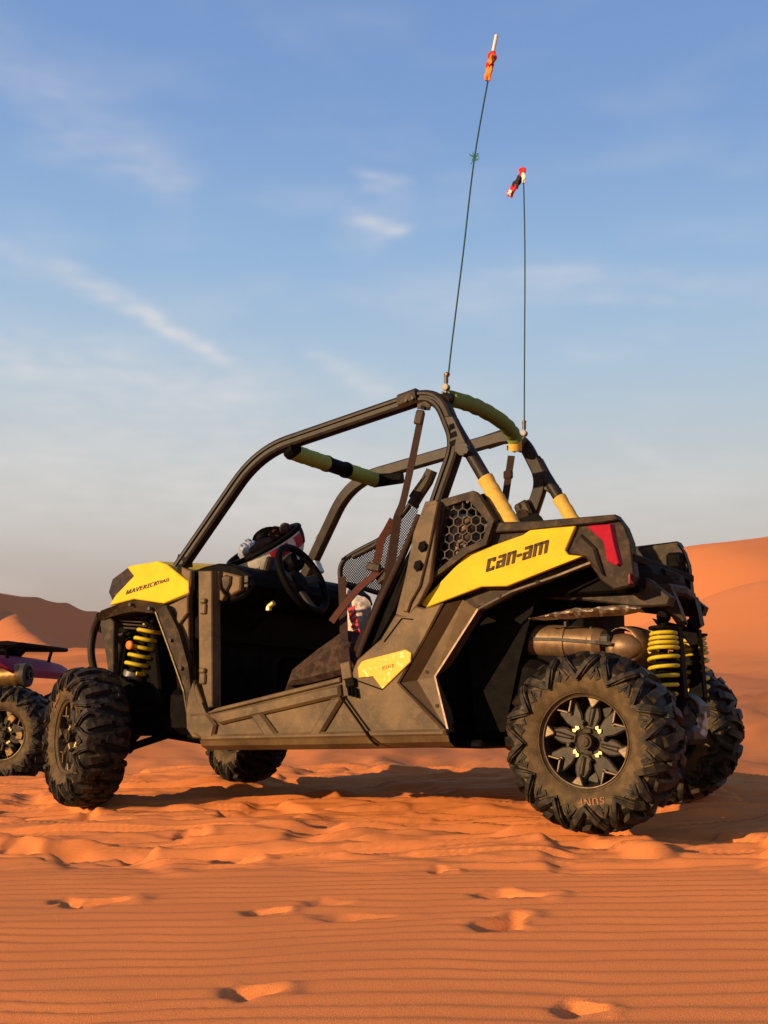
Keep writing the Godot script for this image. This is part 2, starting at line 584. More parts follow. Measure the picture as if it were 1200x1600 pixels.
func make_ground() -> void:
	var m := StandardMaterial3D.new()
	m.resource_name = "sand"
	m.roughness = 0.95
	m.metallic_specular = 0.25
	var t := NoiseTexture2D.new()
	t.width = 1024
	t.height = 1024
	t.seamless = true
	t.noise = noise(31, 0.25, 4)
	var g := Gradient.new()
	g.offsets = PackedFloat32Array([0.25, 0.5, 0.75])
	g.colors = PackedColorArray([lin(.40, .116, .031), lin(.58, .185, .053), lin(.74, .268, .09)])
	t.color_ramp = g
	m.albedo_texture = t
	var b := NoiseTexture2D.new()
	b.width = 1024
	b.height = 1024
	b.seamless = true
	b.noise = noise(32, 0.35, 3)
	b.as_normal_map = true
	b.bump_strength = 4.0
	m.normal_enabled = true
	m.normal_texture = b
	m.normal_scale = 0.4
	m.uv1_triplanar = true
	m.uv1_scale = Vector3.ONE * 1.3
	mats["sand"] = m
	# footprints and hollows: x, z, turn, half length, half width, depth
	for p in [[Vector3(-0.19, 0, 1.577), 0.083, 0.054, 0.028, .5], [Vector3(0.303, 0, 1.343), 0.072, 0.048, 0.028, .5], [Vector3(0.417, -0.03, 2.05), 0.088, 0.042, 0.024, .9], [Vector3(0.328, -0.03, 2.064), 0.033, 0.030, 0.016, .3], [Vector3(0.887, -0.03, 1.959), 0.050, 0.030, 0.020, .6],
			[Vector3(1.119, -0.03, 1.911), 0.088, 0.030, 0.010, .5], [Vector3(1.443, -0.03, 1.818), 0.083, 0.045, 0.024, 1.5], [Vector3(1.331, -0.02, 1.532), 0.088, 0.042, 0.024, .3], [Vector3(1.288, -0.06, 2.516), 0.055, 0.036, 0.018, .8], [Vector3(1.845, -0.07, 2.345), 0.044, 0.030, 0.021, .4],
			[Vector3(1, -0.01, 1.288), 0.039, 0.030, 0.020, .4], [Vector3(0.959, -0.02, 1.808), 0.050, 0.036, 0.006, .4], [Vector3(-0.61, 0, 1.415), 0.066, 0.048, 0.020, .4], [Vector3(-0.152, 0, 1.31), 0.055, 0.036, 0.016, .4], [Vector3(-0.223, 0, 0.957), 0.066, 0.042, 0.020, .6]]:
		marks.append([p[0].x, p[0].z, p[4], p[1], p[2], p[3]])
	var xs := steps(-2.7, 2.9, 0.013, 700.0, 1.045)
	var zs := steps(-2.3, 3.3, 0.013, 700.0, 1.045)
	var nx := xs.size()
	var nz := zs.size()
	var v := PackedVector3Array()
	v.resize(nx * nz)
	for i in nz:
		for j in nx:
			v[i * nx + j] = Vector3(xs[j], sand(xs[j], zs[i]), zs[i])
	var n := PackedVector3Array()
	n.resize(nx * nz)
	for i in nz:
		for j in nx:
			var dx := v[i * nx + mini(j + 1, nx - 1)] - v[i * nx + maxi(j - 1, 0)]
			var dz := v[mini(i + 1, nz - 1) * nx + j] - v[maxi(i - 1, 0) * nx + j]
			n[i * nx + j] = dz.cross(dx).normalized()
	var idx := PackedInt32Array()
	idx.resize((nx - 1) * (nz - 1) * 6)
	var k := 0
	for i in nz - 1:
		for j in nx - 1:
			var a := i * nx + j
			idx[k] = a; idx[k + 1] = a + 1; idx[k + 2] = a + nx
			idx[k + 3] = a + 1; idx[k + 4] = a + nx + 1; idx[k + 5] = a + nx
			k += 6
	var arr := []
	arr.resize(Mesh.ARRAY_MAX)
	arr[Mesh.ARRAY_VERTEX] = v
	arr[Mesh.ARRAY_NORMAL] = n
	arr[Mesh.ARRAY_INDEX] = idx
	var am := ArrayMesh.new()
	am.add_surface_from_arrays(Mesh.PRIMITIVE_TRIANGLES, arr)
	am.surface_set_material(0, m)
	var o := MeshInstance3D.new()
	o.mesh = am
	o.name = "sand_ground"
	add_child(o)
	o.set_meta("kind", "structure")
	o.set_meta("label", "orange rippled desert sand with ruts, footprints and dunes")
	make_dune("shaded_dune", far_ridge, 60.0, 330.0, -130.0, 40.0, 1.5, "long dune in its own shade on the skyline to the left")
	make_dune("sunlit_dune", near_spur, 45.0, 190.0, -90.0, -6.0, 1.0, "low bright orange dune before the dark one")


# blue sky with thin streaks of cirrus, by direction
func make_sky() -> ImageTexture:
	var w := 1536
	var h := 768
	var im := Image.create(w, h, false, Image.FORMAT_RGBF)
	var el := PackedFloat32Array([-90.0, -1.0, 2.0, 5.5, 8.5, 11.5, 15.0, 18.0, 22.5, 29.0, 35.0, 55.0, 90.0])
	var col := [Vector3(.16, .075, .04), Vector3(.3, .19, .14), Vector3(.43, .345, .30), Vector3(.48, .40, .35), Vector3(.55, .515, .48), Vector3(.565, .585, .58), Vector3(.475, .57, .65), Vector3(.40, .54, .695), Vector3(.30, .465, .70), Vector3(.21, .355, .64), Vector3(.172, .305, .59), Vector3(.09, .20, .49), Vector3(.06, .15, .40)]
	var n1 := noise(41, 0.9, 4)
	var n2 := noise(42, 2.2, 5)
	var n3 := noise(43, 5.0, 4)
	# streaks: start and end (azimuth, elevation), width in degrees, strength
	var st := [[pv([-53.6, 21.8, -48.2, 20.8]), 0.8, .2], [pv([-48.6, 21.0, -43.3, 19.0]), 0.55, .42], [pv([-44.1, 19.3, -39.6, 17.2]), 0.36, .6], [pv([-53.8, 17.2, -37.9, 15.1]), 1.7, .38], [pv([-54.4, 30.8, -43.7, 26.7]), 1.5, .16], [pv([-50.3, 27.3, -42.3, 25.4]), 1.0, .15],
		[pv([-33.7, 26.9, -30.6, 26.3]), 0.26, .40], [pv([-33.1, 25.8, -30.7, 25.9]), 0.2, .3], [pv([-33.6, 24.3, -30.7, 23.7]), 0.3, .38], [pv([-32.7, 23.3, -30.3, 23.9]), 0.22, .25], [pv([-34.1, 23.1, -30.7, 25.3]), 1.0, .14], [pv([-32.0, 20.6, -21.9, 21.7]), 1.4, .11], [pv([-24.5, 22.0, -15.7, 21.1]), .45, .2], [pv([-21.9, 20.7, -16.4, 20.0]), .25, .26], [pv([-22.6, 17.9, -19.3, 17.9]), .3, .15],
		[pv([-35.6, 17.7, -31.6, 16.1]), .5, .3], [pv([-33.3, 16.8, -27.9, 15.3]), .7, .16], [pv([-20.1, 13.5, -17.3, 11.7]), .4, .2], [pv([-54.0, 12.4, -28.6, 11.4]), 2.4, .26], [pv([-47.8, 9.5, -9.9, 10.5]), 1.8, .18], [pv([-18.5, 23.6, -12.2, 23.3]), .8, .1]]
	for y in h:
		var e := 90.0 - 180.0 * (y + 0.5) / h
		var c := Vector3(.16, .075, .04)
		var k := 0
		while k < el.size() - 2 and e > el[k + 1]:
			k += 1
		c = col[k].lerp(col[k + 1], clampf((e - el[k]) / (el[k + 1] - el[k]), 0.0, 1.0))
		for x in w:
			var az := 360.0 * (x + 0.5) / w
			if az > 180.0:
				az -= 360.0
			var p := c
			if e > 0.0:
				var ar := deg_to_rad(az)
				var er := deg_to_rad(e)
				var d := Vector3(sin(ar) * cos(er), sin(er), -cos(ar) * cos(er))
				# warmer and brighter towards the sun, low behind the viewer
				var s := maxf(0.0, d.dot(Vector3(-0.17, 0.22, 0.96)))
				p += Vector3(.5, .33, .16) * pow(s, 6.0) * (1.0 - e / 120.0)
				var q := Vector3(d.x, d.y * 3.5, d.z) * 6.0
				var veil := maxf(0.0, n1.get_noise_3dv(q) + 0.25 * n2.get_noise_3dv(q))
				var cl := veil * 0.2 * clampf(1.6 - e / 32.0, 0.25, 1.0)
				if az > -75.0 and az < 25.0 and e < 45.0:
					var wa := az + 0.9 * n2.get_noise_3dv(q * 0.6)
					var we := e + 0.7 * n1.get_noise_3dv(q * 0.9)
					var fib := 0.66 + 0.75 * n3.get_noise_3dv(Vector3(q.x, q.y * 2.2, q.z) * 0.7) + 0.3 * n2.get_noise_3dv(q * 0.7)
					for r in st:
						var a2: Vector2 = r[0][0]
						var b2: Vector2 = r[0][1]
						var m := Vector2(wa, we)
						var ab := b2 - a2
						var t := (m - a2).dot(ab) / ab.length_squared()
						if t > -0.3 and t < 1.3:
							var off: float = (m - a2).cross(ab.normalized())
							cl += r[2] * bump(off, 0.0, r[1]) * sm(-0.3, 0.25, t) * sm(1.3, 0.75, t) * maxf(0.2, fib) * 1.15
				p = p.lerp(Vector3(.80, .76, .74), clampf(cl, 0.0, 0.8))
			im.set_pixel(x, y, Color(p.x, p.y, p.z))
	return ImageTexture.create_from_image(im)


const TYRE := [Vector2(.152, .078), Vector2(.170, .098), Vector2(.203, .110), Vector2(.236, .109), Vector2(.261, .099), Vector2(.276, .078), Vector2(.283, .043), Vector2(.285, 0.0)]


func tyre_at(t: float, i: float, h: float) -> Vector3:
	var far := i > 7.0
	if far:
		i = 14.0 - i
	i = clampf(i, 0.0, 7.0)
	var k := mini(int(i), 6)
	var a: Vector2 = TYRE[maxi(k - 1, 0)]
	var d: Vector2 = TYRE[mini(k + 2, 7)] if k < 6 else Vector2(TYRE[6].x, -TYRE[6].y)
	var p: Vector2 = TYRE[k].cubic_interpolate(TYRE[k + 1], a, d, i - k)
	var q: Vector2 = TYRE[k].cubic_interpolate(TYRE[k + 1], a, d, minf(i - k + 0.05, 1.05)) - TYRE[k].cubic_interpolate(TYRE[k + 1], a, d, i - k - 0.05)
	p += Vector2(-q.y, q.x).normalized() * h
	return Vector3(p.x * cos(t), p.x * sin(t), -p.y if far else p.y)


func lug(m: M, path: Array, w0: float, w1: float, h: float, lift := 0.0) -> void:
	var g := []
	for k in path.size():
		var p: Vector2 = path[k]
		var r := tyre_at(0.0, p.y, 0.0).x
		var hh := lift + h * clampf((minf(p.y, 14.0 - p.y) - 1.4) / 2.2, 0.35, 1.0)
		# across the path, in metres on the surface
		var e: Vector2 = path[mini(k + 1, path.size() - 1)] - path[maxi(k - 1, 0)]
		var s := Vector2(e.x * r, e.y * 0.03).normalized()
		var nrm := Vector2(-s.y, s.x)
		var off := func(w: float, height: float) -> Vector3: return tyre_at(p.x + nrm.x * w / r, p.y + nrm.y * w / 0.03, height)
		g.append(PackedVector3Array([off.call(-w0, -0.003), off.call(-w1, hh), off.call(w1, hh), off.call(w0, -0.003)]))
	m.grid(g, false, false, false)
	m.quad(g[0][0], g[0][3], g[0][2], g[0][1])
	var z := g.size() - 1
	m.quad(g[z][0], g[z][1], g[z][2], g[z][3])


func make_tyre(parent: Node3D, letters: float) -> void:
	var c := M.new()
	var tread := M.new()
	for band in [[0.0, 3.5, 0], [3.5, 10.5, 1], [10.5, 14.0, 0]]:
		var g := []
		var k := int((band[1] - band[0]) / 0.25)
		for j in k + 1:
			var row := PackedVector3Array()
			for i in 73:
				row.append(tyre_at(TAU * i / 72.0, band[0] + j * 0.25, 0.0))
			g.append(row)
		if band[2]:
			tread.grid(g)
		else:
			c.grid(g)
	var l := M.new()
	var p := TAU / 12.0
	for k in 12:
		for side in 2:
			var t0: float = p * k + side * p / 2.0
			var f := func(path: Array) -> Array:
				var o := []
				for q in path:
					o.append(Vector2(t0 + q.x, q.y if side == 0 else 14.0 - q.y))
				return o
			var v: Array = f.call([Vector2(-.14, 7.7), Vector2(-.18, 6.6), Vector2(-.205, 5.6), Vector2(-.2, 4.7), Vector2(-.15, 3.8), Vector2(-.07, 2.9), Vector2(0, 2.35), Vector2(.07, 2.9), Vector2(.15, 3.8), Vector2(.2, 4.7), Vector2(.19, 5.6), Vector2(.14, 6.3)])
			lug(l, v, .0155, .012, .0165)
			lug(l, v.slice(2, 11), .0085, .006, .0, .0205)
			lug(l, f.call([Vector2(.17, 2.35), Vector2(.215, 2.85), Vector2(.262, 3.45), Vector2(.309, 2.85), Vector2(.354, 2.35)]), .0085, .0055, .010)
			lug(l, f.call([Vector2(.20, 2.2), Vector2(.262, 2.85), Vector2(.324, 2.2)]), .005, .0035, .009)
			lug(l, f.call([Vector2(-.03, 4.5), Vector2(0, 5.4), Vector2(.03, 6.4), Vector2(.05, 7.2)]), .019, .014, .021)
			lug(l, f.call([Vector2(.262, 5.3), Vector2(.262, 6.2)]), .013, .009, .020)
	# raised rings on the sidewall
	var ring := M.new()
	for r in [.166, .222]:
		for side in [1.0, -1.0]:
			var pts := []
			for i in 72:
				var q := tyre_at(TAU * i / 72.0, 0.75 if r < .2 else 2.55, 0.001)
				pts.append(Vector3(q.x, q.y, q.z * side))
			ring.tube(pts, 0.0022, 5, PackedFloat32Array(), true)
	obj("tyre", parent, [c, "sidewall", l, "rubber", ring, "sidewall", tread, "tread"])
	if letters > -9.0:
		var w := "SUNF"
		var tm := TextMesh.new()
		tm.text = w
		tm.font = font(700)
		tm.font_size = 32
		tm.pixel_size = 0.001
		tm.depth = 0.003
		tm.material = mats["stain"]
		var o := MeshInstance3D.new()
		o.mesh = tm
		put("lettering", parent, o)
		var q := tyre_at(letters, 1.75, 0.002)
		o.position = q
		o.rotation.z = letters - PI / 2.0
		o.scale = Vector3(1.15, 1.0, 1.0)


func font(weight: int) -> SystemFont:
	var f := SystemFont.new()
	f.font_names = PackedStringArray(["Droid Sans"])
	f.font_weight = weight
	return f


func turned(p: Array, t: float) -> PackedVector2Array:
	var o := PackedVector2Array()
	for i in range(0, p.size(), 2):
		o.append(Vector2(p[i], p[i + 1]).rotated(t))
	return o


func make_rim(parent: Node3D) -> void:
	var d := M.new()
	var e := M.new()
	# lip and barrel
	e.lathe(Vector3.ZERO, Vector3.BACK, PackedVector2Array([Vector2(.150, .070), Vector2(.154, .082), Vector2(.152, .086), Vector2(.149, .085), Vector2(.1475, .078)]), 64)
	d.lathe(Vector3.ZERO, Vector3.BACK, PackedVector2Array([Vector2(.1465, .078), Vector2(.143, .05), Vector2(.138, -.02), Vector2(.146, -.085), Vector2(.154, -.086)]), 64)
	d.lathe(Vector3.ZERO, Vector3.BACK, PackedVector2Array([Vector2(.139, -.045), Vector2(.02, -.05)]), 40)
	d.lathe(Vector3.ZERO, Vector3.BACK, PackedVector2Array([Vector2(.058, .0), Vector2(.056, .05), Vector2(.046, .056), Vector2(.02, .05)]), 32)
	for k in 8:
		var t := TAU * k / 8.0 - 0.27
		if k % 2 == 0:
			d.ext(turned([.040, -.017, .062, -.0245, .086, -.029, .102, -.026, .122, -.017, .148, -.020, .148, .020, .122, .017, .102, .026, .086, .029, .062, .0245, .040, .017], t), 0.0, 0.0, .030, .062, .006)
			d.ext(turned([.05, -.007, .112, -.010, .118, 0, .112, .010, .05, .007], t), 0.0, 0.0, .058, .070, .006)
			e.ext(turned([.116, -.004, .146, -.023, .1475, 0, .146, .023, .116, .004], t), 0.0, 0.0, .055, .080, .003)
		else:
			d.ext(turned([.040, -.016, .064, -.022, .090, -.033, .108, -.035, .147, -.041, .148, -.030, .122, -.005, .122, .005, .148, .030, .147, .041, .108, .035, .090, .033, .064, .022, .040, .016], t), 0.0, 0.0, .026, .058, .005)
			for s in [-1.0, 1.0]:
				e.ext(turned([.108, .001 * s, .145, .037 * s, .146, .029 * s, .119, .001 * s], t), 0.0, 0.0, .057, .076, .002)
			e.ext(turned([.104, -.004, .112, -.009, .118, 0, .112, .009, .104, .004], t), 0.0, 0.0, .057, .068, .002)
	obj("rim", parent, [d, "rim", e, "rim_edge"])
	var cap := M.new()
	cap.cyl(Vector3(0, 0, .045), Vector3(0, 0, .088), .026, 20)
	cap.cyl(Vector3(0, 0, .085), Vector3(0, 0, .094), .017, 12)
	cap.box(Vector3(0, .035, .058), Vector3(.03, .016, .01), Basis.IDENTITY, .002)
	cap.box(Vector3(0, -.035, .058), Vector3(.03, .016, .01), Basis.IDENTITY, .002)
	obj("hub_cap", parent, [cap, "trim"])
	for k in 4:
		var t := TAU * k / 4.0 + 0.13
		var nut := M.new()
		nut.cyl(Vector3(cos(t), sin(t), 0) * .063 + Vector3(0, 0, .05), Vector3(cos(t), sin(t), 0) * .063 + Vector3(0, 0, .076), .0095, 6)
		nut.cyl(Vector3(cos(t), sin(t), 0) * .063 + Vector3(0, 0, .074), Vector3(cos(t), sin(t), 0) * .063 + Vector3(0, 0, .083), .006, 8)
		obj("lug_nut", parent, [nut, "rim"])
		# paint worn through to bright metal beside the nuts
		var ch := M.new()
		var a := t + 0.62
		ch.ext(turned([.047, -.012, .056, -.016, .066, -.008, .058, -.001, .067, .007, .058, .013, .050, .008, .052, 0], a), 0.0, 0.0, .056, .0655, .001)
		obj("worn_metal", parent, [ch, "brass"])


func make_wheel(parent: Node3D, at: Vector3, face: float, spin: float, letters := -10.0) -> Node3D:
	var w := node("wheel", parent, at)
	w.basis = Basis(Vector3.UP, face) * Basis(Vector3.BACK, spin)
	make_tyre(w, letters)
	make_rim(w)
	return w


# spring and damper from the upper mount a to the lower mount b
func make_shock(parent: Node3D, a: Vector3, b: Vector3, r0: float, r1: float, rear: bool) -> void:
	var s := node("shock_absorber", parent)
	var ax := (b - a).normalized()
	var l := (b - a).length()
	var d := M.new()
	d.cyl(a - ax * .03, b, r0 * 0.3, 14)
	d.cyl(a + ax * (l * 0.45), b + ax * .05, r0 * 0.52, 16)
	d.cyl(a - ax * .05 - Vector3(0, 0, .025), a - ax * .05 + Vector3(0, 0, .025), .02, 12)
	d.cyl(a - ax * .012, a, r0 * 1.05, 20)
	obj("damper", s, [d, "black"])
	var c := M.new()
	if rear:
		c.coil(a, a.lerp(b, .34), r0 * 0.8, r0, .0075, 4.3)
		c.coil(a.lerp(b, .34), b, r0, r1, .0075, 4.4)
	else:
		c.coil(a, b, r0, r1, .0092, 5.6)
	obj("spring", s, [c, "spring"])
	var k := M.new()
	k.cyl(b, b + ax * .03, r1 * 0.95, 20)
	obj("spring_collar", s, [k, "grey" if rear else "steel"])


func block_letters(parent: Node3D, origin: Vector3, right: Vector3, up: Vector3, hgt: float) -> void:
	# squared lower-case letters drawn as strokes on a grid five units high: x, y, width, height
	var shapes := {
		"c": [[0, 0, 3.5, 1], [0, 0, 1.25, 5], [0, 4, 3.5, 1], [2.4, 3.4, 1.1, 1.6], [2.4, 0, 1.1, 1.5]],
		"a": [[0.4, 4, 3.2, 1], [2.4, 0, 1.25, 5], [0, 0, 2.4, .95], [0, 0, 1.2, 2.9], [0, 2.0, 2.4, .95]],
		"n": [[0, 0, 1.25, 5], [0, 4, 3.6, 1], [2.4, 0, 1.25, 4.6]],
		"m": [[0, 0, 1.25, 5], [0, 4, 6, 1], [2.4, 0, 1.25, 4.6], [4.8, 0, 1.25, 4.6]],
		"-": [[0, 2, 2.0, 1.05]],
	}
	var nrm := right.cross(up).normalized()
	var pen := 0.0
	var u := hgt / 5.0
	for ch in ["c", "a", "n", "-", "a", "m"]:
		var m := M.new()
		for r in shapes[ch]:
			var p := []
			for q in [Vector2(r[0], r[1]), Vector2(r[0] + r[2], r[1]), Vector2(r[0] + r[2], r[1] + r[3]), Vector2(r[0], r[1] + r[3])]:
				p.append(origin + right * ((pen + q.x + q.y * 0.16) * u) + up * (q.y * u))
			m.quad(p[0] + nrm * .0015, p[1] + nrm * .0015, p[2] + nrm * .0015, p[3] + nrm * .0015)
			for k in 4:
				m.quad(p[k] - nrm * .001, p[(k + 1) % 4] - nrm * .001, p[(k + 1) % 4] + nrm * .0015, p[k] + nrm * .0015)
		obj("letter", parent, [m, "dark_print"])
		pen += {"c": 4.3, "a": 4.4, "n": 4.3, "-": 2.7, "m": 6.6}[ch]


func text(called: String, parent: Node3D, words: String, size: float, bs: Basis, at: Vector3, material: String, weight := 700) -> void:
	var tm := TextMesh.new()
	tm.text = words
	tm.font = font(weight)
	tm.font_size = 48
	tm.pixel_size = size / 48.0
	tm.depth = 0.003
	tm.material = mats[material]
	var o := MeshInstance3D.new()
	o.mesh = tm
	put(called, parent, o)
	o.transform = Transform3D(bs, at)


# flanks of the body, drawn for the left side and mirrored for the other
func make_side(car: Node3D, s: float) -> void:
	var m: M
	# main lower panel: sill, and the broad panel behind the door opening
	m = M.new(s)
	m.ext(pv([-0.646, 0.419, -0.639, 0.348, -0.602, 0.311, -0.487, 0.311, 0.587, 0.353, 0.593, 0.363, 0.487, 0.459, 0.398, 0.536, 0.507, 0.695, 0.586, 0.828, 0.504, 0.812, 0.47, 0.821, 0.429, 0.788, 0.378, 0.79, 0.316, 0.701, 0.209, 0.623, 0.178, 0.559, 0.122, 0.55, -0.527, 0.42, -0.578, 0.457, -0.611, 0.553, -0.636, 0.491]), .515, 0.0, .0, .026, .006)
	obj("lower_body_panel", car, [m, "body"])
	# sill step standing out, with its recessed triangles
	m = M.new(s)
	m.ext(pv([-0.609, 0.409, -0.587, 0.33, -0.541, 0.308, -0.479, 0.312, -0.465, 0.369, -0.515, 0.415]), .545, 0.0, -.01, .0155, .010)
	m.ext(pv([-0.515, 0.407, 0.142, 0.531, 0.149, 0.485, -0.445, 0.369]), .545, 0.0, -.01, .016, .010)
	m.ext(pv([-0.294, 0.412, -0.236, 0.423, -0.136, 0.322, -0.212, 0.32]), .545, 0.0, -.01, .0145, .011)
	m.ext(pv([-0.006, 0.33, 0.055, 0.331, 0.167, 0.488, 0.102, 0.48]), .545, 0.0, -.01, .0145, .011)
	m.ext(pv([-0.545, 0.326, 0.606, 0.37, 0.612, 0.345, -0.544, 0.3]), .545, 0.0, -.01, .0175, .009)
	obj("sill", car, [m, "body"])
	m = M.new(s)
	m.ext(pv([-0.509, 0.42, -0.469, 0.436, 0.142, 0.558, 0.142, 0.539, -0.502, 0.413]), .545, 0.0, -.06, .008, .004)
	obj("sill_top", car, [m, "body"])
	# turned-under edge below the sill
	m = M.new(s)
	var lo := [Vector3(-0.549, 0.303, 0.555), Vector3(0.056, 0.324, 0.555), Vector3(0.617, 0.347, 0.555)]
	var g := []
	for q in [Vector2(0, 0), Vector2(-.012, -.022), Vector2(-.05, -.040), Vector2(-.3, -.045)]:
		var row := PackedVector3Array()
		for p in lo:
			row.append(p + Vector3(.02 * q.y, q.y, q.x))
		g.append(row)
	m.grid(g, false, false, false)
	obj("sill_underside", car, [m, "body"])
	# facets running round the rear wheel opening
	m = M.new(s)
	var fa := [Vector3(0.613, 0.839, 0.545), Vector3(0.677, 0.852, 0.53), Vector3(0.733, 0.88, 0.5), Vector3(0.837, 0.88, 0.475), Vector3(1.021, 0.978, 0.41)]
	var fa2 := [Vector3(0.601, 0.825, 0.543), Vector3(0.411, 0.536, 0.543), Vector3(0.608, 0.361, 0.548)]
	var fb := [Vector3(0.648, 0.841, 0.5), Vector3(0.456, 0.546, 0.5), Vector3(0.601, 0.356, 0.535)]
	var fc := [Vector3(0.703, 0.803, 0.484), Vector3(0.529, 0.56, 0.494), Vector3(0.607, 0.358, 0.532)]
	for k in 2:
		m.quad(fa2[k], fa2[k + 1], fb[k + 1], fb[k])
		m.quad(fb[k], fb[k + 1], fc[k + 1], fc[k])
	var inner := [Vector3(0.667, 0.809, 0.36), Vector3(0.496, 0.565, 0.36), Vector3(0.544, 0.356, 0.36)]
	for k in 2:
		m.quad(fc[k], fc[k + 1], inner[k + 1], inner[k])
	obj("wheel_arch_flare", car, [m, "body"])
	for p in [Vector3(0.595, 0.723, 0.487), Vector3(0.495, 0.577, 0.492), Vector3(0.549, 0.452, 0.51), Vector3(0.776, 0.854, 0.455), Vector3(0.914, 0.901, 0.42), Vector3(0.61, 0.813, 0.485)]:
		m = M.new(s)
		m.cyl(p, p + Vector3(.002, 0, .009), .0075, 8)
		obj("fastener", car, [m, "trim"])
	for e in [[Vector3(0.147, 0.48, 0.542), Vector3(0.178, 0.439, 0.542), Vector3(0.232, 0.38, 0.542), Vector3(0.258, 0.349, 0.542)], [Vector3(0.149, 0.554, 0.542), Vector3(0.22, 0.543, 0.542), Vector3(0.33, 0.51, 0.542)], [Vector3(0.333, 0.69, 0.542), Vector3(0.411, 0.777, 0.542), Vector3(0.459, 0.771, 0.542)], [Vector3(-0.555, 0.457, 0.542), Vector3(-0.502, 0.374, 0.542), Vector3(-0.479, 0.314, 0.542)]]:
		m = M.new(s)
		m.sweep(e, M.rect(.003, .005), Vector3.BACK, false)
		obj("panel_seam", car, [m, "black"])
	m = M.new(s)
	m.ext(pv([0.569, 0.834, 0.636, 0.859, 0.72, 0.897, 0.81, 0.896, 1.087, 0.996, 1.116, 0.967, 0.822, 0.87, 0.693, 0.805, 0.671, 0.789]), .575, -.16, -.07, -.035, .006)
	obj("wheel_arch_top", car, [m, "trim"])
	m = M.new(s)
	var lip := [Vector3(0.608, 0.358, 0.534), Vector3(0.53, 0.56, 0.496), Vector3(0.704, 0.805, 0.486), Vector3(0.821, 0.87, 0.442), Vector3(0.982, 0.923, 0.402), Vector3(1.114, 0.969, 0.384)]
	m.sweep(lip, M.rect(.006, .008), Vector3.BACK, false)
	obj("wheel_arch_lip", car, [m, "rim_edge"])
	# rear flank behind the coloured panel
	m = M.new(s)
	m.ext(pv([0.462, 0.817, 0.654, 1.017, 0.731, 1.048, 0.755, 1.116, 0.773, 1.128, 0.889, 1.124, 1.204, 1.132, 1.232, 1.091, 1.251, 1.035, 1.261, 0.911, 1.243, 0.878, 1.189, 0.866, 1.14, 0.904, 1.087, 0.987, 1.022, 0.98, 0.805, 0.882, 0.708, 0.883, 0.493, 0.812]), .575, -.16, -.06, -.012, .006)
	obj("rear_flank", car, [m, "trim"])
	m = M.new(s)
	m.ext(pv([0.753, 1.09, 0.753, 1.114, 0.773, 1.13, 0.889, 1.126, 1.204, 1.135, 1.217, 1.115, 1.153, 1.107, 1.075, 1.104, 0.896, 1.092]), .575, -.16, -.05, .008, .004)
	obj("bed_rail", car, [m, "trim"])
	m = M.new(s)
	m.ext(pv([1.041, 1.012, 1.077, 1.071, 1.106, 1.042, 1.129, 1.018, 1.146, 0.957, 1.158, 0.915, 1.118, 0.953, 1.096, 0.982, 1.043, 0.993, 1.034, 1.008]), .575, -.16, -.014, .006, .008)
	obj("flank_wedge", car, [m, "trim"])
	m = M.new(s)
	m.ext(pv([0.465, 0.832, 0.651, 1.012, 0.867, 1.077, 0.896, 1.095, 1.061, 1.1, 1.022, 1.013, 1.034, 0.996, 1.085, 0.989, 0.805, 0.889, 0.708, 0.89, 0.493, 0.817]), .575, -.16, -.012, .006, .003)
	var yp := obj("yellow_flank_panel", car, [m, "yellow"])
	if s > 0.0:
		var a := Vector3(0.726, 0.944, 0.465)
		var b := Vector3(1.002, 1.02, 0.421)
		var up := Vector3(.18, 1.0, .0).normalized()
		block_letters(yp, a + Vector3(0, 0, .0015), (b - a).normalized(), (up - (b - a).normalized() * up.dot((b - a).normalized()) * .35).normalized(), .046)
	# intake with its honeycomb
	var ip := pv([0.558, 1.226, 0.687, 1.252, 0.702, 1.239, 0.767, 1.135, 0.737, 1.045, 0.662, 1.015, 0.503, 0.91, 0.482, 0.916])
	var ih := pv([0.577, 1.198, 0.662, 1.219, 0.677, 1.208, 0.745, 1.126, 0.722, 1.06, 0.646, 1.035, 0.521, 0.938, 0.513, 0.948])
	var it := node("air_intake", car)
	m = M.new(s)
	m.ring_plate(ip, ih, .565, -.12, -.03, .008)
	obj("frame", it, [m, "trim"])
	m = M.new(s)
	var cell := .0205
	var mid := pv([0.621, 1.077])[0]
	for i in range(-9, 10):
		for j in range(-9, 10):
			var c := mid + Vector2(i * cell * sqrt(3.0) + (j % 2) * cell * sqrt(3.0) / 2.0, j * cell * 1.5)
			for k in 3:
				var p := c + Vector2(cos(PI / 6 + k * PI / 3), sin(PI / 6 + k * PI / 3)) * cell
				var q := c + Vector2(cos(PI / 6 + (k + 1) * PI / 3), sin(PI / 6 + (k + 1) * PI / 3)) * cell
				if Geometry2D.is_point_in_polygon((p + q) / 2.0, ih):
					m.sweep([Vector3(p.x, p.y, .555 - .12 * p.x), Vector3(q.x, q.y, .555 - .12 * q.x)], M.rect(.0045, .014), Vector3.BACK.cross(Vector3(q.x - p.x, q.y - p.y, 0)), false)
	obj("honeycomb_grille", it, [m, "cage"])
	for p in pv([0.582, 1.193, 0.662, 1.212, 0.735, 1.115, 0.651, 1.044, 0.523, 0.953]):
		m = M.new(s)
		m.cyl(Vector3(p.x, p.y, .555 - .12 * p.x), Vector3(p.x, p.y, .57 - .12 * p.x), .007, 8)
		obj("screw", it, [m, "grey"])
	m = M.new(s)
	m.lathe(Vector3(0.587, 1.07, 0.38), Vector3(.2, 1, 0), PackedVector2Array([Vector2(.001, -.1), Vector2(.06, -.1), Vector2(.07, -.02), Vector2(.055, .04), Vector2(.06, .1), Vector2(.001, .12)]), 20)
	obj("filter_canister", it, [m, "muffler"])
	m = M.new(s)
	var wide := PackedVector2Array()
	for p in ip:
		wide.append(mid + (p - mid) * 1.2 + Vector2(-.085, .0))
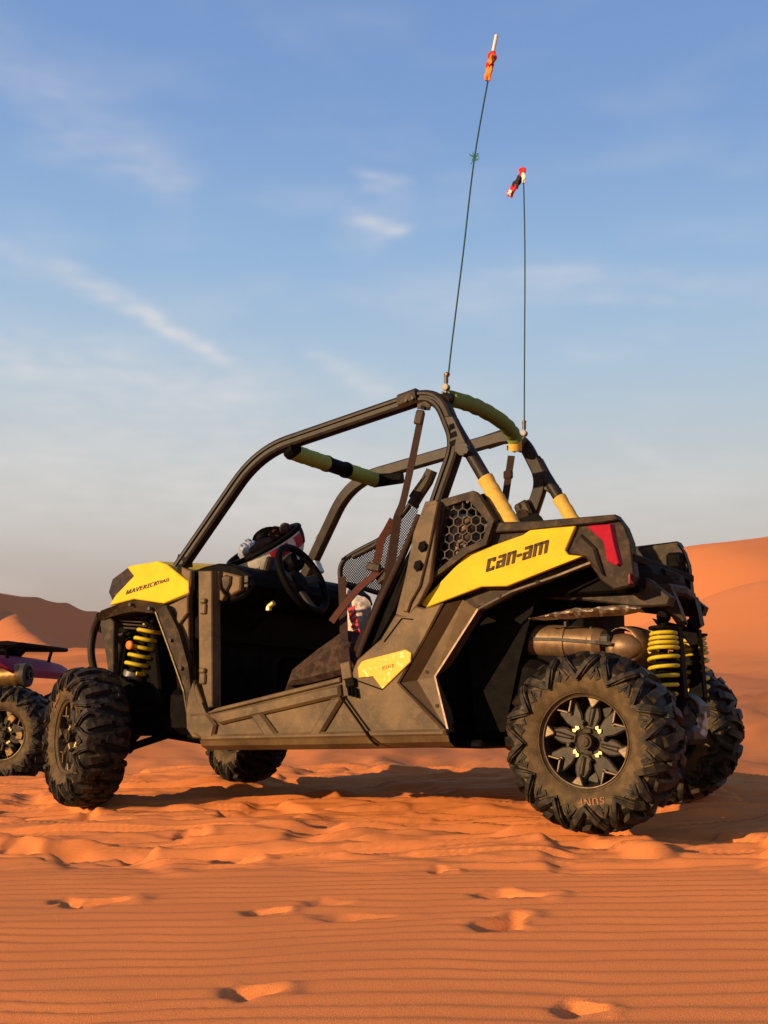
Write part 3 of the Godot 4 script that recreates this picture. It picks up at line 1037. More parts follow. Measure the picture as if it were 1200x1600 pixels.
	m.ext(wide, .565, -.12, -.25, -.23, .0)
	obj("intake_backing", it, [m, "black"])
	# pillar cover with two hexagonal pockets
	var pc := node("pillar_cover", car)
	m = M.new(s)
	m.ext(pv([0.504, 1.218, 0.454, 1.103, 0.421, 0.94, 0.378, 0.792, 0.429, 0.779, 0.481, 0.83, 0.528, 0.91, 0.565, 1.203, 0.554, 1.221]), .515, 0.0, .0, .022, .004)
	m.ext(pv([0.512, 1.199, 0.568, 1.207, 0.533, 1.048, 0.492, 0.895, 0.454, 0.839, 0.437, 0.798, 0.418, 0.802, 0.436, 0.947, 0.477, 1.099]), .537, 0.0, -.003, .012, .004)
	obj("panel", pc, [m, "body"])
	for p in pv([0.505, 1.043, 0.486, 0.971]):
		m = M.new(s)
		var hx := PackedVector2Array()
		for k in 6:
			hx.append(p + Vector2(cos(k * PI / 3 + .2), sin(k * PI / 3 + .2)) * .024)
		m.ext(hx, .535, 0.0, .0, .0155, .001)
		var pk := obj("pocket", pc, [m, "black"])
		m = M.new(s)
		m.cyl(Vector3(p.x + .004, p.y - .002, .545), Vector3(p.x + .004, p.y - .002, .559), .013, 6)
		obj("bolt", pk, [m, "black"])
	# side badge with its reflector
	m = M.new(s)
	m.ext(pv([0.218, 0.594, 0.235, 0.616, 0.255, 0.623, 0.431, 0.659, 0.456, 0.646, 0.453, 0.613, 0.331, 0.512, 0.288, 0.56, 0.224, 0.555]), .545, 0.0, -.006, .003, .002)
	var bd := obj("badge", car, [m, "reflective"])
	if s > 0.0:
		text("lettering", bd, "KOTEK", .019, Basis(Vector3(.97, .18, 0), Vector3(0, 1, 0), Vector3(0, 0, 1)), Vector3(0.355, 0.595, 0.549), "faint_print", 400)
	# tail lamp wrapped round the rear corner
	var tl := node("tail_lamp", car)
	m = M.new(s)
	m.ext(pv([1.105, 1.091, 1.11, 1.1, 1.185, 1.101, 1.195, 1.04, 1.213, 0.959, 1.204, 0.95, 1.171, 0.967, 1.159, 1.039, 1.139, 1.059]), .575, -.16, -.013, .004, .003)
	obj("lens", tl, [m, "red"])
	m = M.new(s)
	var t0 := pv([1.187, 1.101, 1.195, 1.04, 1.213, 0.954])
	var back := []
	for p in t0:
		back.append(Vector3(p.x, p.y, .577 - .16 * p.x))
	m.quad(back[0], back[1], back[1] + Vector3(.03, 0, -.05), back[0] + Vector3(.03, 0, -.05))
	m.quad(back[1], back[2], back[2] + Vector3(.03, 0, -.05), back[1] + Vector3(.03, 0, -.05))
	obj("lens_return", tl, [m, "dark_red"])
	m = M.new(s)
	m.box(Vector3(1.245, 0.902, 0.36), Vector3(.012, .04, .03), Basis.IDENTITY, .003)
	obj("reflector", car, [m, "dark_red"])
	# front corner panel and the dark slot ahead of the door opening
	m = M.new(s)
	m.ext(pv([-0.826, 0.88, -0.687, 0.916, -0.679, 0.966, -0.682, 1.022, -0.739, 1.042, -0.737, 1.008, -0.694, 0.975, -0.688, 0.927]), .5, 0.0, -.02, .004, .004)
	m.ext(pv([-0.811, 0.876, -0.695, 0.913, -0.664, 0.505, -0.645, 0.419, -0.67, 0.406, -0.693, 0.51]), .5, 0.0, -.03, .0, .004)
	m.ext(pv([-0.748, 0.768, -0.68, 0.838, -0.684, 0.916, -0.74, 0.868]), .5, 0.0, -.01, .016, .005)
	obj("corner_panel", car, [m, "body"])
	m = M.new(s)
	m.ext(pv([-0.725, 1.031, -0.656, 1.028, -0.635, 0.582, -0.539, 0.421, -0.591, 0.404, -0.694, 0.533, -0.716, 0.726]), .5, 0.0, -.09, -.06, .0)
	obj("hinge_slot", car, [m, "black"])
	m = M.new(s)
	m.ext(pv([-0.613, 1.014, -0.538, 1.01, -0.505, 0.441, -0.529, 0.436, -0.585, 0.568]), .53, 0.0, -.05, .006, .004)
	m.ext(pv([-0.623, 0.483, -0.597, 0.536, -0.532, 0.42, -0.548, 0.404, -0.618, 0.406]), .53, 0.0, -.02, .01, .004)
	obj("door_post", car, [m, "body"])
	for p in pv([-0.571, 0.861, -0.559, 0.568]):
		m = M.new(s)
		m.box(Vector3(p.x, p.y - .012, .54), Vector3(.034, .045, .016), Basis.IDENTITY, .005)
		m.box(Vector3(p.x, p.y + .022, .542), Vector3(.032, .02, .02), Basis.IDENTITY, .005)
		obj("hinge", car, [m, "body"])
	# dashboard end with its handle
	m = M.new(s)
	m.ext(pv([-0.56, 1.012, -0.528, 1.01, -0.52, 0.936, -0.494, 0.905, -0.504, 0.886, -0.549, 0.883]), .5, 0.0, -.05, .0, .004)
	m.ext(pv([-0.513, 1.01, -0.411, 0.985, -0.412, 0.926, -0.46, 0.906, -0.485, 0.929, -0.511, 0.949]), .5, 0.0, -.05, -.004, .006)
	obj("dash_end", car, [m, "body"])
	m = M.new(s)
	m.ext(pv([-0.509, 0.982, -0.488, 0.995, -0.456, 0.987, -0.458, 0.952, -0.478, 0.92, -0.5, 0.94]), .5, 0.0, -.006, .008, .006)
	obj("grab_handle", car, [m, "trim"])
	# hood flank, headlamp and wheel arch at the front
	m = M.new(s)
	m.ext(pv([-1.154, 0.889, -1.135, 0.933, -1.052, 1.022, -1.107, 1.065, -1.090, 1.073, -0.926, 1.085, -0.866, 1.066, -0.768, 1.010, -0.710, 0.978, -0.690, 0.928, -0.824, 0.885, -1.013, 0.913]), 0.772, 0.000, -.012, .006, .004, -0.300)
	var h := [Vector3(-1.11, 1.077, 0.43), Vector3(-0.941, 1.087, 0.43), Vector3(-0.882, 1.069, 0.435), Vector3(-0.781, 1.012, 0.455), Vector3(-0.713, 0.978, 0.475)]
	var crown := [Vector3(h[0].x - .12, h[0].y + .012, 0), Vector3(h[1].x - .05, h[1].y + .03, 0), Vector3(h[2].x + .02, h[1].y + .03, 0), Vector3(h[3].x + .06, h[1].y + .012, 0), Vector3(h[4].x + .06, h[1].y, 0)]
	for k in 4:
		m.quad(h[k], h[k + 1], crown[k + 1], crown[k])
	var hood := obj("hood_panel", car, [m, "yellow"])
	if s > 0.0:
		var a := Vector3(-1.059, 0.942, 0.496)
		var b := Vector3(-0.818, 0.992, 0.481)
		var r := (b - a).normalized()
		var nn := Vector3(-0.000, --0.300, 1.0).normalized()
		var up := nn.cross(r) * .92 + r * .22
		text("lettering", hood, "MAVERICK", .031, Basis(r * 1.18, up, nn), Vector3(-0.980, 0.962, 0.490), "dark_print", 700)
		text("lettering", hood, "TRAIL", .025, Basis(r * 1.15, up, nn), Vector3(-0.858, 0.987, 0.483), "dark_print", 400)
	m = M.new(s)
	var hl := [Vector3(-1.134, 1.07, 0.425), Vector3(-1.072, 1.026, 0.445), Vector3(-1.112, 0.955, 0.472), Vector3(-1.16, 0.912, 0.485), Vector3(-1.233, 0.96, 0.44), Vector3(-1.254, 1.025, 0.4)]
	m.tri(hl[0], hl[5], hl[1]); m.tri(hl[1], hl[5], hl[4]); m.tri(hl[1], hl[4], hl[2]); m.tri(hl[2], hl[4], hl[3])
	m.quad(hl[0], Vector3(hl[0].x - .1, hl[0].y + .005, 0), Vector3(hl[5].x - .1, hl[5].y, 0), hl[5])
	m.quad(hl[5], Vector3(hl[5].x - .1, hl[5].y, 0), Vector3(hl[4].x - .1, hl[4].y, 0), hl[4])
	m.quad(hl[4], Vector3(hl[4].x - .1, hl[4].y, 0), Vector3(hl[3].x - .05, hl[3].y - .1, 0), hl[3])
	var nose := obj("nose", car, [m, "trim"])
	m = M.new(s)
	m.ext(pv([-1.177, 0.937, -1.112, 0.972, -1.063, 1.017, -1.077, 0.988, -1.129, 0.944]), .47, .0, -.02, .002, .002)
	obj("headlamp", nose, [m, "grey"])
	# front wheel arch: an outline with thickness
	m = M.new(s)
	var ar := [Vector3(-1.268, 0.849, 0.47), Vector3(-1.225, 0.87, 0.49), Vector3(-1.071, 0.9, 0.51), Vector3(-0.974, 0.906, 0.53), Vector3(-0.857, 0.889, 0.54), Vector3(-0.785, 0.872, 0.54), Vector3(-0.709, 0.759, 0.535), Vector3(-0.651, 0.609, 0.53), Vector3(-0.636, 0.499, 0.52), Vector3(-0.657, 0.403, 0.51)]
	var ai := [Vector3(-1.283, 0.812, 0.42), Vector3(-1.234, 0.838, 0.45), Vector3(-1.097, 0.854, 0.48), Vector3(-1, 0.858, 0.5), Vector3(-0.892, 0.844, 0.515), Vector3(-0.852, 0.847, 0.53), Vector3(-0.765, 0.679, 0.525), Vector3(-0.72, 0.586, 0.52), Vector3(-0.679, 0.502, 0.52), Vector3(-0.669, 0.408, 0.505)]
	for k in 9:
		m.quad(ar[k + 1], ar[k], ai[k], ai[k + 1])
		m.quad(ar[k], ar[k + 1], ar[k + 1] + Vector3(0, 0, -.09), ar[k] + Vector3(0, 0, -.09))
		m.quad(ai[k + 1], ai[k], ai[k] + Vector3(0, 0, -.16), ai[k + 1] + Vector3(0, 0, -.16))
	obj("front_fender", car, [m, "trim"])
	m = M.new(s)
	m.sweep([Vector3(-0.848, 0.847, 0.534), Vector3(-0.762, 0.679, 0.528), Vector3(-0.676, 0.505, 0.523), Vector3(-0.663, 0.408, 0.508)], M.rect(.006, .006), Vector3.BACK, false)
	obj("fender_lip", car, [m, "rim_edge"])
	for p in [Vector3(-1.006, 0.885, 0.523), Vector3(-0.879, 0.862, 0.535), Vector3(-0.752, 0.722, 0.53), Vector3(-0.689, 0.602, 0.527)]:
		m = M.new(s)
		m.cyl(p, p + Vector3(0, 0, .012), .009, 8)
		obj("bolt", car, [m, "grey"])
	m = M.new(s)
	m.ext(pv([-1.277, 0.834, -1.225, 0.85, -1.19, 0.82, -1.175, 0.558, -1.203, 0.558, -1.236, 0.68, -1.273, 0.784]), .44, 0.0, -.03, .0, .004)
	obj("front_strut", car, [m, "trim"])
	m = M.new(s)
	for i in 4:
		m.sweep([Vector3(-1.2, 0.847, 0.4), Vector3(-1.061, 0.836, 0.36)].map(func(p): return p + Vector3(0, -.016 * i, 0)), M.rect(.007, .01), Vector3.UP, false)
	obj("cooling_grille", car, [m, "trim"])
	m = M.new(s)
	m.lathe(Vector3(-1.066, 0.711, 0.455), Vector3(0, 0, 1), PackedVector2Array([Vector2(.001, 0), Vector2(.02, 0), Vector2(.02, .008), Vector2(.016, .012), Vector2(.001, .013)]), 20)
	obj("side_reflector", car, [m, "orange"])
	# inner wheel house
	m = M.new(s)
	m.ext(pv([-1.41, 0.874, -0.994, 0.889, -0.825, 0.495, -0.815, 0.313, -1.182, 0.305, -1.318, 0.494]), .3, 0.0, -.02, .0, .0)
	m.ext(pv([-1.076, 0.785, -0.999, 0.812, -0.93, 0.452, -1.035, 0.451]), .34, 0.0, -.03, .04, .01)
	obj("inner_fender", car, [m, "black"])


func make_cage(car: Node3D) -> void:
	var prof := PackedVector2Array()   # rounded bar with a shallow channel along its outer face
	for q in [[-.022, -.026], [.022, -.026], [.030, -.016], [.030, .004], [.026, .020], [.016, .026], [.007, .026], [.004, .018], [-.004, .018], [-.007, .026], [-.016, .026], [-.026, .020], [-.030, .004], [-.030, -.016]]:
		prof.append(Vector2(q[0], q[1]))
	for s in [1.0, -1.0]:
		var m := M.new(s)
		var rail := [Vector3(-0.794, 1.044, 0.455), Vector3(-0.437, 1.55, 0.365), Vector3(0.474, 1.694, 0.385), Vector3(0.579, 1.466, 0.408), Vector3(0.453, 1.146, 0.41)]
		m.sweep(fillet(rail, [.17, .11, .07], 10), prof, Vector3(-.6, .6, 0), false)
		var rl := obj("cage_rail", car, [m, "cage"])
		m = M.new(s)
		for p in [Vector3(0.348, 1.666, 0.418), Vector3(0.378, 1.672, 0.418)]:
			m.cyl(p, p + Vector3(0, 0, .008), .008, 8)
		m.cyl(Vector3(-0.759, 1.044, 0.49), Vector3(-0.75, 1.042, 0.5), .014, 8)
		m.cyl(Vector3(-0.738, 1.077, 0.486), Vector3(-0.729, 1.075, 0.496), .012, 8)
		obj("bolt", rl, [m, "grey"])
		m = M.new(s)
		m.sweep([Vector3(0.304, 1.67, 0.39), Vector3(0.388, 1.686, 0.39)], M.rect(.062, .060, .014), Vector3.UP, false)
		obj("cage_joint", car, [m, "trim"])
		m = M.new(s)
		m.ext(pv([-0.809, 1.109, -0.779, 1.107, -0.772, 1.055, -0.829, 1.058]), .42, 0.0, -.03, .035, .006)
		obj("pillar_foot", car, [m, "trim"])
		# rear brace with its bolted gusset and coloured sleeve
		m = M.new(s)
		var b0 := Vector3(0.543, 1.566, 0.405)
		var b1 := Vector3(0.824, 1.095, 0.4)
		m.tube([b0, b0.lerp(b1, .5), b1], .026, 14)
		var br := obj("rear_brace", car, [m, "cage"])
		m = M.new(s)
		var sl := []
		var sc := PackedFloat32Array()
		for k in 15:
			sl.append(b0.lerp(b1, lerpf(.535 if s > 0.0 else .40, .955, k / 14.0)))
			sc.append(1.0 + .05 * sin(k * 2.3) + (.06 if k == 0 else 0.0))
		m.tube(sl, .031, 14, sc)
		obj("sleeve", br, [m, "sleeve"])
		m = M.new(s)
		m.ext(pv([0.526, 1.575, 0.569, 1.57, 0.633, 1.444, 0.636, 1.418, 0.611, 1.406, 0.569, 1.426, 0.552, 1.474, 0.557, 1.509]), .41, 0.0, -.02, .024, .004)
		m.cyl(Vector3(0.615, 1.43, 0.41), Vector3(0.615, 1.43, 0.41) + Vector3(0, 0, .034), .027, 20)
		m.cyl(Vector3(0.633, 1.421, 0.444), Vector3(0.633, 1.421, 0.444) + Vector3(0, 0, .012), .016, 6)
		var gs := obj("gusset", car, [m, "cage"])
		m = M.new(s)
		for w in [pv([0.552, 1.536, 0.572, 1.541, 0.58, 1.519, 0.557, 1.512]), pv([0.557, 1.501, 0.583, 1.509, 0.589, 1.487, 0.557, 1.478]), pv([0.555, 1.468, 0.583, 1.475, 0.577, 1.45, 0.558, 1.447])]:
			m.ext(w, .41, 0.0, .0, .0252, .0)
		obj("recess", gs, [m, "black"])
		# belt anchor under the roof rail
		m = M.new(s)
		m.ext(pv([0.397, 1.647, 0.435, 1.653, 0.459, 1.634, 0.453, 1.613, 0.43, 1.616, 0.412, 1.624, 0.397, 1.626]), .41, 0.0, .0, .008, .002)
		m.cyl(Vector3(0.424, 1.626, 0.42), Vector3(0.43, 1.622, 0.432), .009, 8)
		m.cyl(Vector3(0.453, 1.619, 0.42), Vector3(0.459, 1.616, 0.43), .006, 8)
		obj("belt_anchor", car, [m, "trim"])
	# bars across
	var f := Vector3(-0.281, 1.541, 0.363)
	var m := M.new()
	m.tube([f, f * Vector3(1, 1, -1)], .024, 14)
	var fb := obj("front_roof_bar", car, [m, "cage"])
	for r in [[.02, .40], [.63, .96]]:
		m = M.new()
		var pts := []
		var sc := PackedFloat32Array()
		for k in 17:
			pts.append(f.lerp(f * Vector3(1, 1, -1), lerpf(r[0], r[1], k / 16.0)))
			sc.append(1.0 + .05 * sin(k * 1.9) * sin(k * .7))
		m.tube(pts, .036, 14, sc)
		obj("foam_pad", fb, [m, "pad"])
	m = M.new()
	m.tube([f.lerp(f * Vector3(1, 1, -1), .40), f.lerp(f * Vector3(1, 1, -1), .63)], .034, 14)
	for t in [.405, .62]:
		m.tube([f.lerp(f * Vector3(1, 1, -1), t - .012), f.lerp(f * Vector3(1, 1, -1), t + .012)], .039, 14)
	obj("clamp", fb, [m, "black"])
	for s in [1.0, -1.0]:
		m = M.new(s)
		m.sweep([Vector3(f.x - .01, f.y - .006, .345), Vector3(f.x + (.14 if s < 0.0 else .05), f.y + .006, .372)], M.rect(.062, .05, .016), Vector3.UP, false)
		obj("corner_bracket", car, [m, "black"])
	var ra := Vector3(0.507, 1.667, 0.365)
	var arch := curve([ra + Vector3(0, -.01, .03), ra, ra + Vector3(.0, .020, -.16), ra + Vector3(.0, .026, -.33), ra + Vector3(.0, .016, -.50), ra + Vector3(-.01, -.006, -.62), ra + Vector3(-.01, -.045, -.66)], 6)
	m = M.new()
	m.tube(arch, .022, 12)
	var rb := obj("rear_roof_bar", car, [m, "cage"])
	m = M.new()
	var sc := PackedFloat32Array()
	for k in arch.size():
		sc.append(1.0 + .05 * sin(k * 1.7) + .04 * sin(k * 4.1 + 1.0))
	m.tube(arch.slice(7, 35), .033, 16, sc)
	obj("foam_pad", rb, [m, "pad_green"])
	m = M.new()
	m.tube([ra + Vector3(-.012, -.035, -.655), ra + Vector3(-.018, -.075, -.668)], .031, 14)
	obj("yellow_wrap", rb, [m, "sleeve"])
	# lower hoop behind the seats
	var hp := Vector3(0.462, 1.187, 0.4)
	m = M.new()
	m.tube([hp, hp * Vector3(1, 1, -1)], .022, 12)
	m.tube([hp + Vector3(-.02, -.25, .05), (hp + Vector3(-.02, -.25, .05)) * Vector3(1, 1, -1)], .022, 12)
	obj("seat_hoop", car, [m, "cage"])
	# knob and bracket on the far upright
	m = M.new()
	m.box(Vector3(0.501, 1.328, -0.36), Vector3(.07, .08, .03), Basis(Vector3.BACK, .4), .01)
	m.cyl(Vector3(0.481, 1.34, -0.35), Vector3(0.519, 1.364, -0.39), .018, 10)
	m.cyl(Vector3(0.509, 1.297, -0.33), Vector3(0.486, 1.306, -0.38), .03, 12)
	obj("clamp_bracket", car, [m, "trim"])


func make_bed(car: Node3D) -> void:
	# cargo bed, tailgate and the bumper frame under them
	var m := M.new()
	m.box(Vector3(1.0, .98, 0), Vector3(.52, .03, .72), Basis.IDENTITY, .004)
	m.box(Vector3(.76, 1.06, 0), Vector3(.03, .16, .80), Basis.IDENTITY, .004)
	obj("cargo_bed", car, [m, "black"])
	m = M.new()
	m.box(Vector3(.98, .91, 0), Vector3(.52, .09, .56), Basis.IDENTITY, .01)
	obj("bed_underside", car, [m, "black"])
	m = M.new()
	var g := []
	for q in [[1.235, .99, .25], [1.26, .975, .22], [1.275, .94, .19], [1.265, .88, .22]]:
		g.append(PackedVector3Array([Vector3(q[0] - .05, q[1], .36), Vector3(q[0], q[1], q[2]), Vector3(q[0] + .012, q[1], 0), Vector3(q[0], q[1], -q[2]), Vector3(q[0] - .05, q[1], -.36)]))
	m.grid(g, false, false, false)
	var row2 := PackedVector3Array()
	for p in g[0]:
		row2.append(p + Vector3(-.05, -.004, 0))
	m.grid([row2, g[0]], false, false, false)
	m.box(Vector3(1.27, .955, 0), Vector3(.03, .03, .18), Basis.IDENTITY, .006)
	for s in [1.0, -1.0]:
		m.tri(Vector3(1.235, 1.085, .365 * s), Vector3(1.20, 1.085, .30 * s), Vector3(1.24, .985, .26 * s))
		m.tri(Vector3(1.235, 1.085, .365 * s), Vector3(1.24, .985, .26 * s), Vector3(1.235, .90, .35 * s))
		m.box(Vector3(1.20, 1.05, .325 * s), Vector3(.07, .07, .07), Basis.IDENTITY, .012)
	obj("tailgate", car, [m, "black"])
	for s in [1.0, -1.0]:
		m = M.new(s)
		m.ext(pv([0.944, 0.924, 1.224, 0.928, 1.26, 0.924, 1.351, 0.846, 1.338, 0.815, 1.221, 0.815, 1.026, 0.846, 0.847, 0.863]), .30, .0, -.12, -.06, .006)
		obj("bed_beam", car, [m, "trim"])
		m = M.new(s)
		var o := [Vector3(1.207, 0.941, 0.3), Vector3(1.332, 0.881, 0.165), Vector3(1.342, 0.849, 0.155), Vector3(1.362, 0.771, 0.13), Vector3(1.336, 0.755, 0.13), Vector3(1.295, 0.826, 0.165), Vector3(1.223, 0.898, 0.3)]
		m.tri(o[0], o[6], o[5]); m.tri(o[0], o[5], o[1]); m.tri(o[1], o[5], o[2]); m.tri(o[2], o[5], o[4]); m.tri(o[2], o[4], o[3])
		for k in 4:
			m.quad(o[k], o[k + 1], o[k + 1] + Vector3(.0, -.01, -.05), o[k] + Vector3(.0, -.01, -.05))
		m.quad(o[4], o[5], o[5] + Vector3(0, 0, -.05), o[4] + Vector3(0, 0, -.05))
		m.quad(o[5], o[6], o[6] + Vector3(0, 0, -.05), o[5] + Vector3(0, 0, -.05))
		obj("bumper_bracket", car, [m, "trim"])
		m = M.new(s)
		m.ext(pv([1.246, 0.781, 1.345, 0.755, 1.36, 0.492, 1.315, 0.401, 1.294, 0.469, 1.324, 0.675]), .15, 0.0, -.05, .0, .006)
		obj("rear_frame_leg", car, [m, "black"])
	m = M.new()
	m.sweep([Vector3(1.30, .885, .15), Vector3(1.315, .89, 0), Vector3(1.30, .885, -.15)], M.rect(.04, .05, .01), Vector3.UP, false)
	obj("bumper_beam", car, [m, "trim"])
	# crumpled heat shield foil under the bed
	m = M.new()
	var up := [Vector3(0.86, 0.776, 0.36), Vector3(0.911, 0.786, 0.36), Vector3(0.975, 0.798, 0.36), Vector3(1.037, 0.808, 0.36), Vector3(1.095, 0.806, 0.35), Vector3(1.157, 0.814, 0.34), Vector3(1.22, 0.813, 0.33), Vector3(1.277, 0.804, 0.32)]
	var lw := [Vector3(0.846, 0.772, 0.33), Vector3(0.898, 0.77, 0.33), Vector3(0.962, 0.771, 0.33), Vector3(1.024, 0.773, 0.33), Vector3(1.082, 0.777, 0.32), Vector3(1.144, 0.778, 0.31), Vector3(1.208, 0.781, 0.3), Vector3(1.27, 0.793, 0.3)]
	g = []
	for t in 5:
		var row := PackedVector3Array()
		for k in 29:
			var q := k / 28.0 * 7.0
			var i := mini(int(q), 6)
			var p: Vector3 = up[i].lerp(up[i + 1], q - i).lerp(lw[i].lerp(lw[i + 1], q - i), t / 4.0)
			p.z += .012 * sin(k * 1.7 + t) * sin(k * .6) + .03 * sin(PI * t / 4.0)
			row.append(p)
		g.append(row)
	m.grid(g, false, false, false)
	obj("heat_shield", car, [m, "foil"])


func make_engine(car: Node3D) -> void:
	var m := M.new()
	var e0 := Vector3(0.678, 0.71, 0.2)
	var e1 := Vector3(1.081, 0.689, 0.2)
	var ax := (e1 - e0).normalized()
	var l := (e1 - e0).length()
	m.lathe(e0, ax, PackedVector2Array([Vector2(.001, -.01), Vector2(.042, -.01), Vector2(.056, .03), Vector2(.062, .09), Vector2(.063, l * .62), Vector2(.066, l * .625), Vector2(.066, l * .65), Vector2(.061, l * .655), Vector2(.058, l - .05), Vector2(.060, l - .045), Vector2(.060, l - .03), Vector2(.05, l), Vector2(.001, l)]), 36)
	var ex := node("exhaust", car)
	obj("muffler", ex, [m, "muffler"])
	m = M.new()
	m.sweep([Vector3(0.794, 0.708, 0.263), Vector3(0.921, 0.703, 0.266), Vector3(1.071, 0.69, 0.264), Vector3(1.127, 0.683, 0.25)], M.rect(.012, .006), Vector3.UP, false)
	m.box(Vector3(1.094, 0.697, 0.22), Vector3(.045, .045, .05), Basis.IDENTITY, .008)
	for p in [Vector3(0.941, 0.76, 0.22), Vector3(1.042, 0.741, 0.22)]:
		m.box(p, Vector3(.012, .025, .03), Basis.IDENTITY, .003)
	obj("strap", ex, [m, "grey"])
	m = M.new()
	m.ball(Vector3(1.156, 0.674, 0.19), Vector3(.14, .10, .10), Basis(Vector3.BACK, -.1), 20)
	m.ball(Vector3(1.12, 0.669, 0.2), Vector3(.07, .085, .07), Basis.IDENTITY, 16)
	m.tube([Vector3(1.073, 0.688, 0.18), Vector3(1.135, 0.676, 0.16)], .035, 14)
	obj("exhaust_bend", ex, [m, "muffler"])
	m = M.new()
	var g := []
	for k in 14:
		var t := -2.0 + 4.2 * k / 13.0
		var c := Vector3(1.164, 0.678, 0.15)
		var r := Vector3(cos(t) * .062, sin(t) * .066, 0)
		g.append(PackedVector3Array([c + r + Vector3(-.02, 0, .05), c + r * 1.10 + Vector3(-.01, 0, .05), c + r * 1.14 + Vector3(.01, 0, .0), c + r * 1.1 + Vector3(.01, 0, -.10)]))
	m.grid(g, false, false, true)
	obj("tip_shroud", ex, [m, "muffler"])
	# dark mechanical mass between the rear wheels
	m = M.new()
	m.box(Vector3(.78, .52, -.02), Vector3(.42, .44, .5), Basis.IDENTITY, .03)
	m.box(Vector3(.86, .80, -.05), Vector3(.30, .18, .40), Basis.IDENTITY, .03)
	m.lathe(Vector3(.80, .5, .23), Vector3.BACK, PackedVector2Array([Vector2(.001, .05), Vector2(.10, .05), Vector2(.13, .03), Vector2(.14, 0), Vector2(.14, -.04)]), 28)
	m.lathe(Vector3(.66, .40, .23), Vector3.BACK, PackedVector2Array([Vector2(.001, .04), Vector2(.07, .04), Vector2(.09, .0), Vector2(.09, -.04)]), 24)
	obj("engine", car, [m, "black"])
	m = M.new()
	m.ext(PackedVector2Array([Vector2(.60, .36), Vector2(.72, .36), Vector2(.78, .62), Vector2(.86, .88), Vector2(.74, .9), Vector2(.56, .7)]), .30, 0.0, -.7, .0, .0)
	obj("wheel_house", car, [m, "black"])
	for s in [1.0, -1.0]:
		m = M.new(s)
		for z in [.10, .16]:
			m.tube([Vector3(.72, .36, z + .06), Vector3(1.13, .30, .40)], .018, 10)
		m.tube([Vector3(1.18, .42, .12), Vector3(1.16, .26, .41)], .02, 10)
		m.tube([Vector3(1.22, .36, .10), Vector3(1.18, .42, .41)], .018, 10)
		m.box(Vector3(1.15, .337, .42), Vector3(.10, .20, .05), Basis.IDENTITY, .015)
		obj("trailing_arm", car, [m, "black"])
		m = M.new(s)
		m.tube([Vector3(1.15, .36, .08), Vector3(1.15, .337, .45)], .02, 12)
		m.lathe(Vector3(1.15, .345, .33), Vector3.BACK, PackedVector2Array([Vector2(.02, -.05), Vector2(.045, -.04), Vector2(.03, -.02), Vector2(.045, 0), Vector2(.03, .02), Vector2(.04, .04)]), 16)
		obj("drive_shaft", car, [m, "black"])
		make_shock(car, Vector3(1.301, 0.732, 0.18) * Vector3(1, 1, s), Vector3(1.299, 0.507, 0.195) * Vector3(1, 1, s), .052, .047, true)
		# front: arms, strut tube, shock
		m = M.new(s)
		var hub := Vector3(-1.12, .31, .40)
		for dx in [-.16, .16]:
			m.tube([Vector3(-1.08 + dx, .36, .14), hub + Vector3(0, -.06, 0)], .017, 10)
			m.tube([Vector3(-1.06 + dx, .50, .18), hub + Vector3(.02, .10, -.02)], .015, 10)
		m.box(hub + Vector3(0, .02, .0), Vector3(.08, .2, .06), Basis.IDENTITY, .015)
		m.tube([Vector3(-1.1, .36, .1), hub + Vector3(0, 0, .06)], .02, 12)
		obj("suspension_arm", car, [m, "black"])
		make_shock(car, Vector3(-1.022, 0.802, 0.37) * Vector3(1, 1, s), Vector3(-1.085, 0.593, 0.4) * Vector3(1, 1, s), .05, .05, false)
		m = M.new(s)
		m.tube([Vector3(-1.236, 0.76, 0.34), Vector3(-1.253, 0.656, 0.34), Vector3(-1.26, 0.579, 0.34)], .022, 12)
		m.tube([Vector3(-1.314, 0.789, 0.33), Vector3(-1.255, 0.77, 0.33), Vector3(-1.207, 0.786, 0.33), Vector3(-1.188, 0.81, 0.33)], .006, 8)
		obj("steering_tube", car, [m, "grey"])
	m = M.new()
	m.box(Vector3(-1.0, .52, 0), Vector3(.5, .42, .44), Basis.IDENTITY, .03)
	m.box(Vector3(-1.05, .78, 0), Vector3(.4, .16, .5), Basis.IDENTITY, .03)
	m.box(Vector3(-.72, .42, 0), Vector3(.3, .20, .84), Basis.IDENTITY, .03)
	obj("front_frame", car, [m, "black"])
	m = M.new()
	m.box(Vector3(.0, .315, 0), Vector3(1.42, .03, .92), Basis.IDENTITY, .01)
	m.box(Vector3(.72, .335, 0), Vector3(.3, .04, .5), Basis.IDENTITY, .01)
	m.box(Vector3(-.9, .30, 0), Vector3(.5, .03, .5), Basis(Vector3.BACK, -.1), .01)
	obj("skid_plate", car, [m, "black"])
	# tubular bumper at the nose
	m = M.new()
	var bb := fillet([Vector3(-1.324, 0.857, 0.4), Vector3(-1.402, 0.793, 0.36), Vector3(-1.414, 0.687, 0.36), Vector3(-1.387, 0.568, 0.34)], [.05, .05])
	m.tube(bb, .018, 12)
	m.tube(flip(bb), .018, 12)
	var p0: Vector3 = bb[3]
	m.tube([p0, p0 + Vector3(-.08, 0, -.12), (p0 + Vector3(-.08, 0, -.12)) * Vector3(1, 1, -1), p0 * Vector3(1, 1, -1)], .018, 12)
	obj("nose_bumper", car, [m, "cage"])
	# hitch, winch body and the rag tied to it
	m = M.new()
	m.ext(pv([1.288, 0.506, 1.341, 0.51, 1.387, 0.464, 1.39, 0.425, 1.366, 0.415, 1.358, 0.448, 1.311, 0.461, 1.289, 0.377]), .02, 0.0, -.08, .03, .006)
	m.box(Vector3(1.324, 0.443, 0.05), Vector3(.06, .045, .10), Basis.IDENTITY, .012)
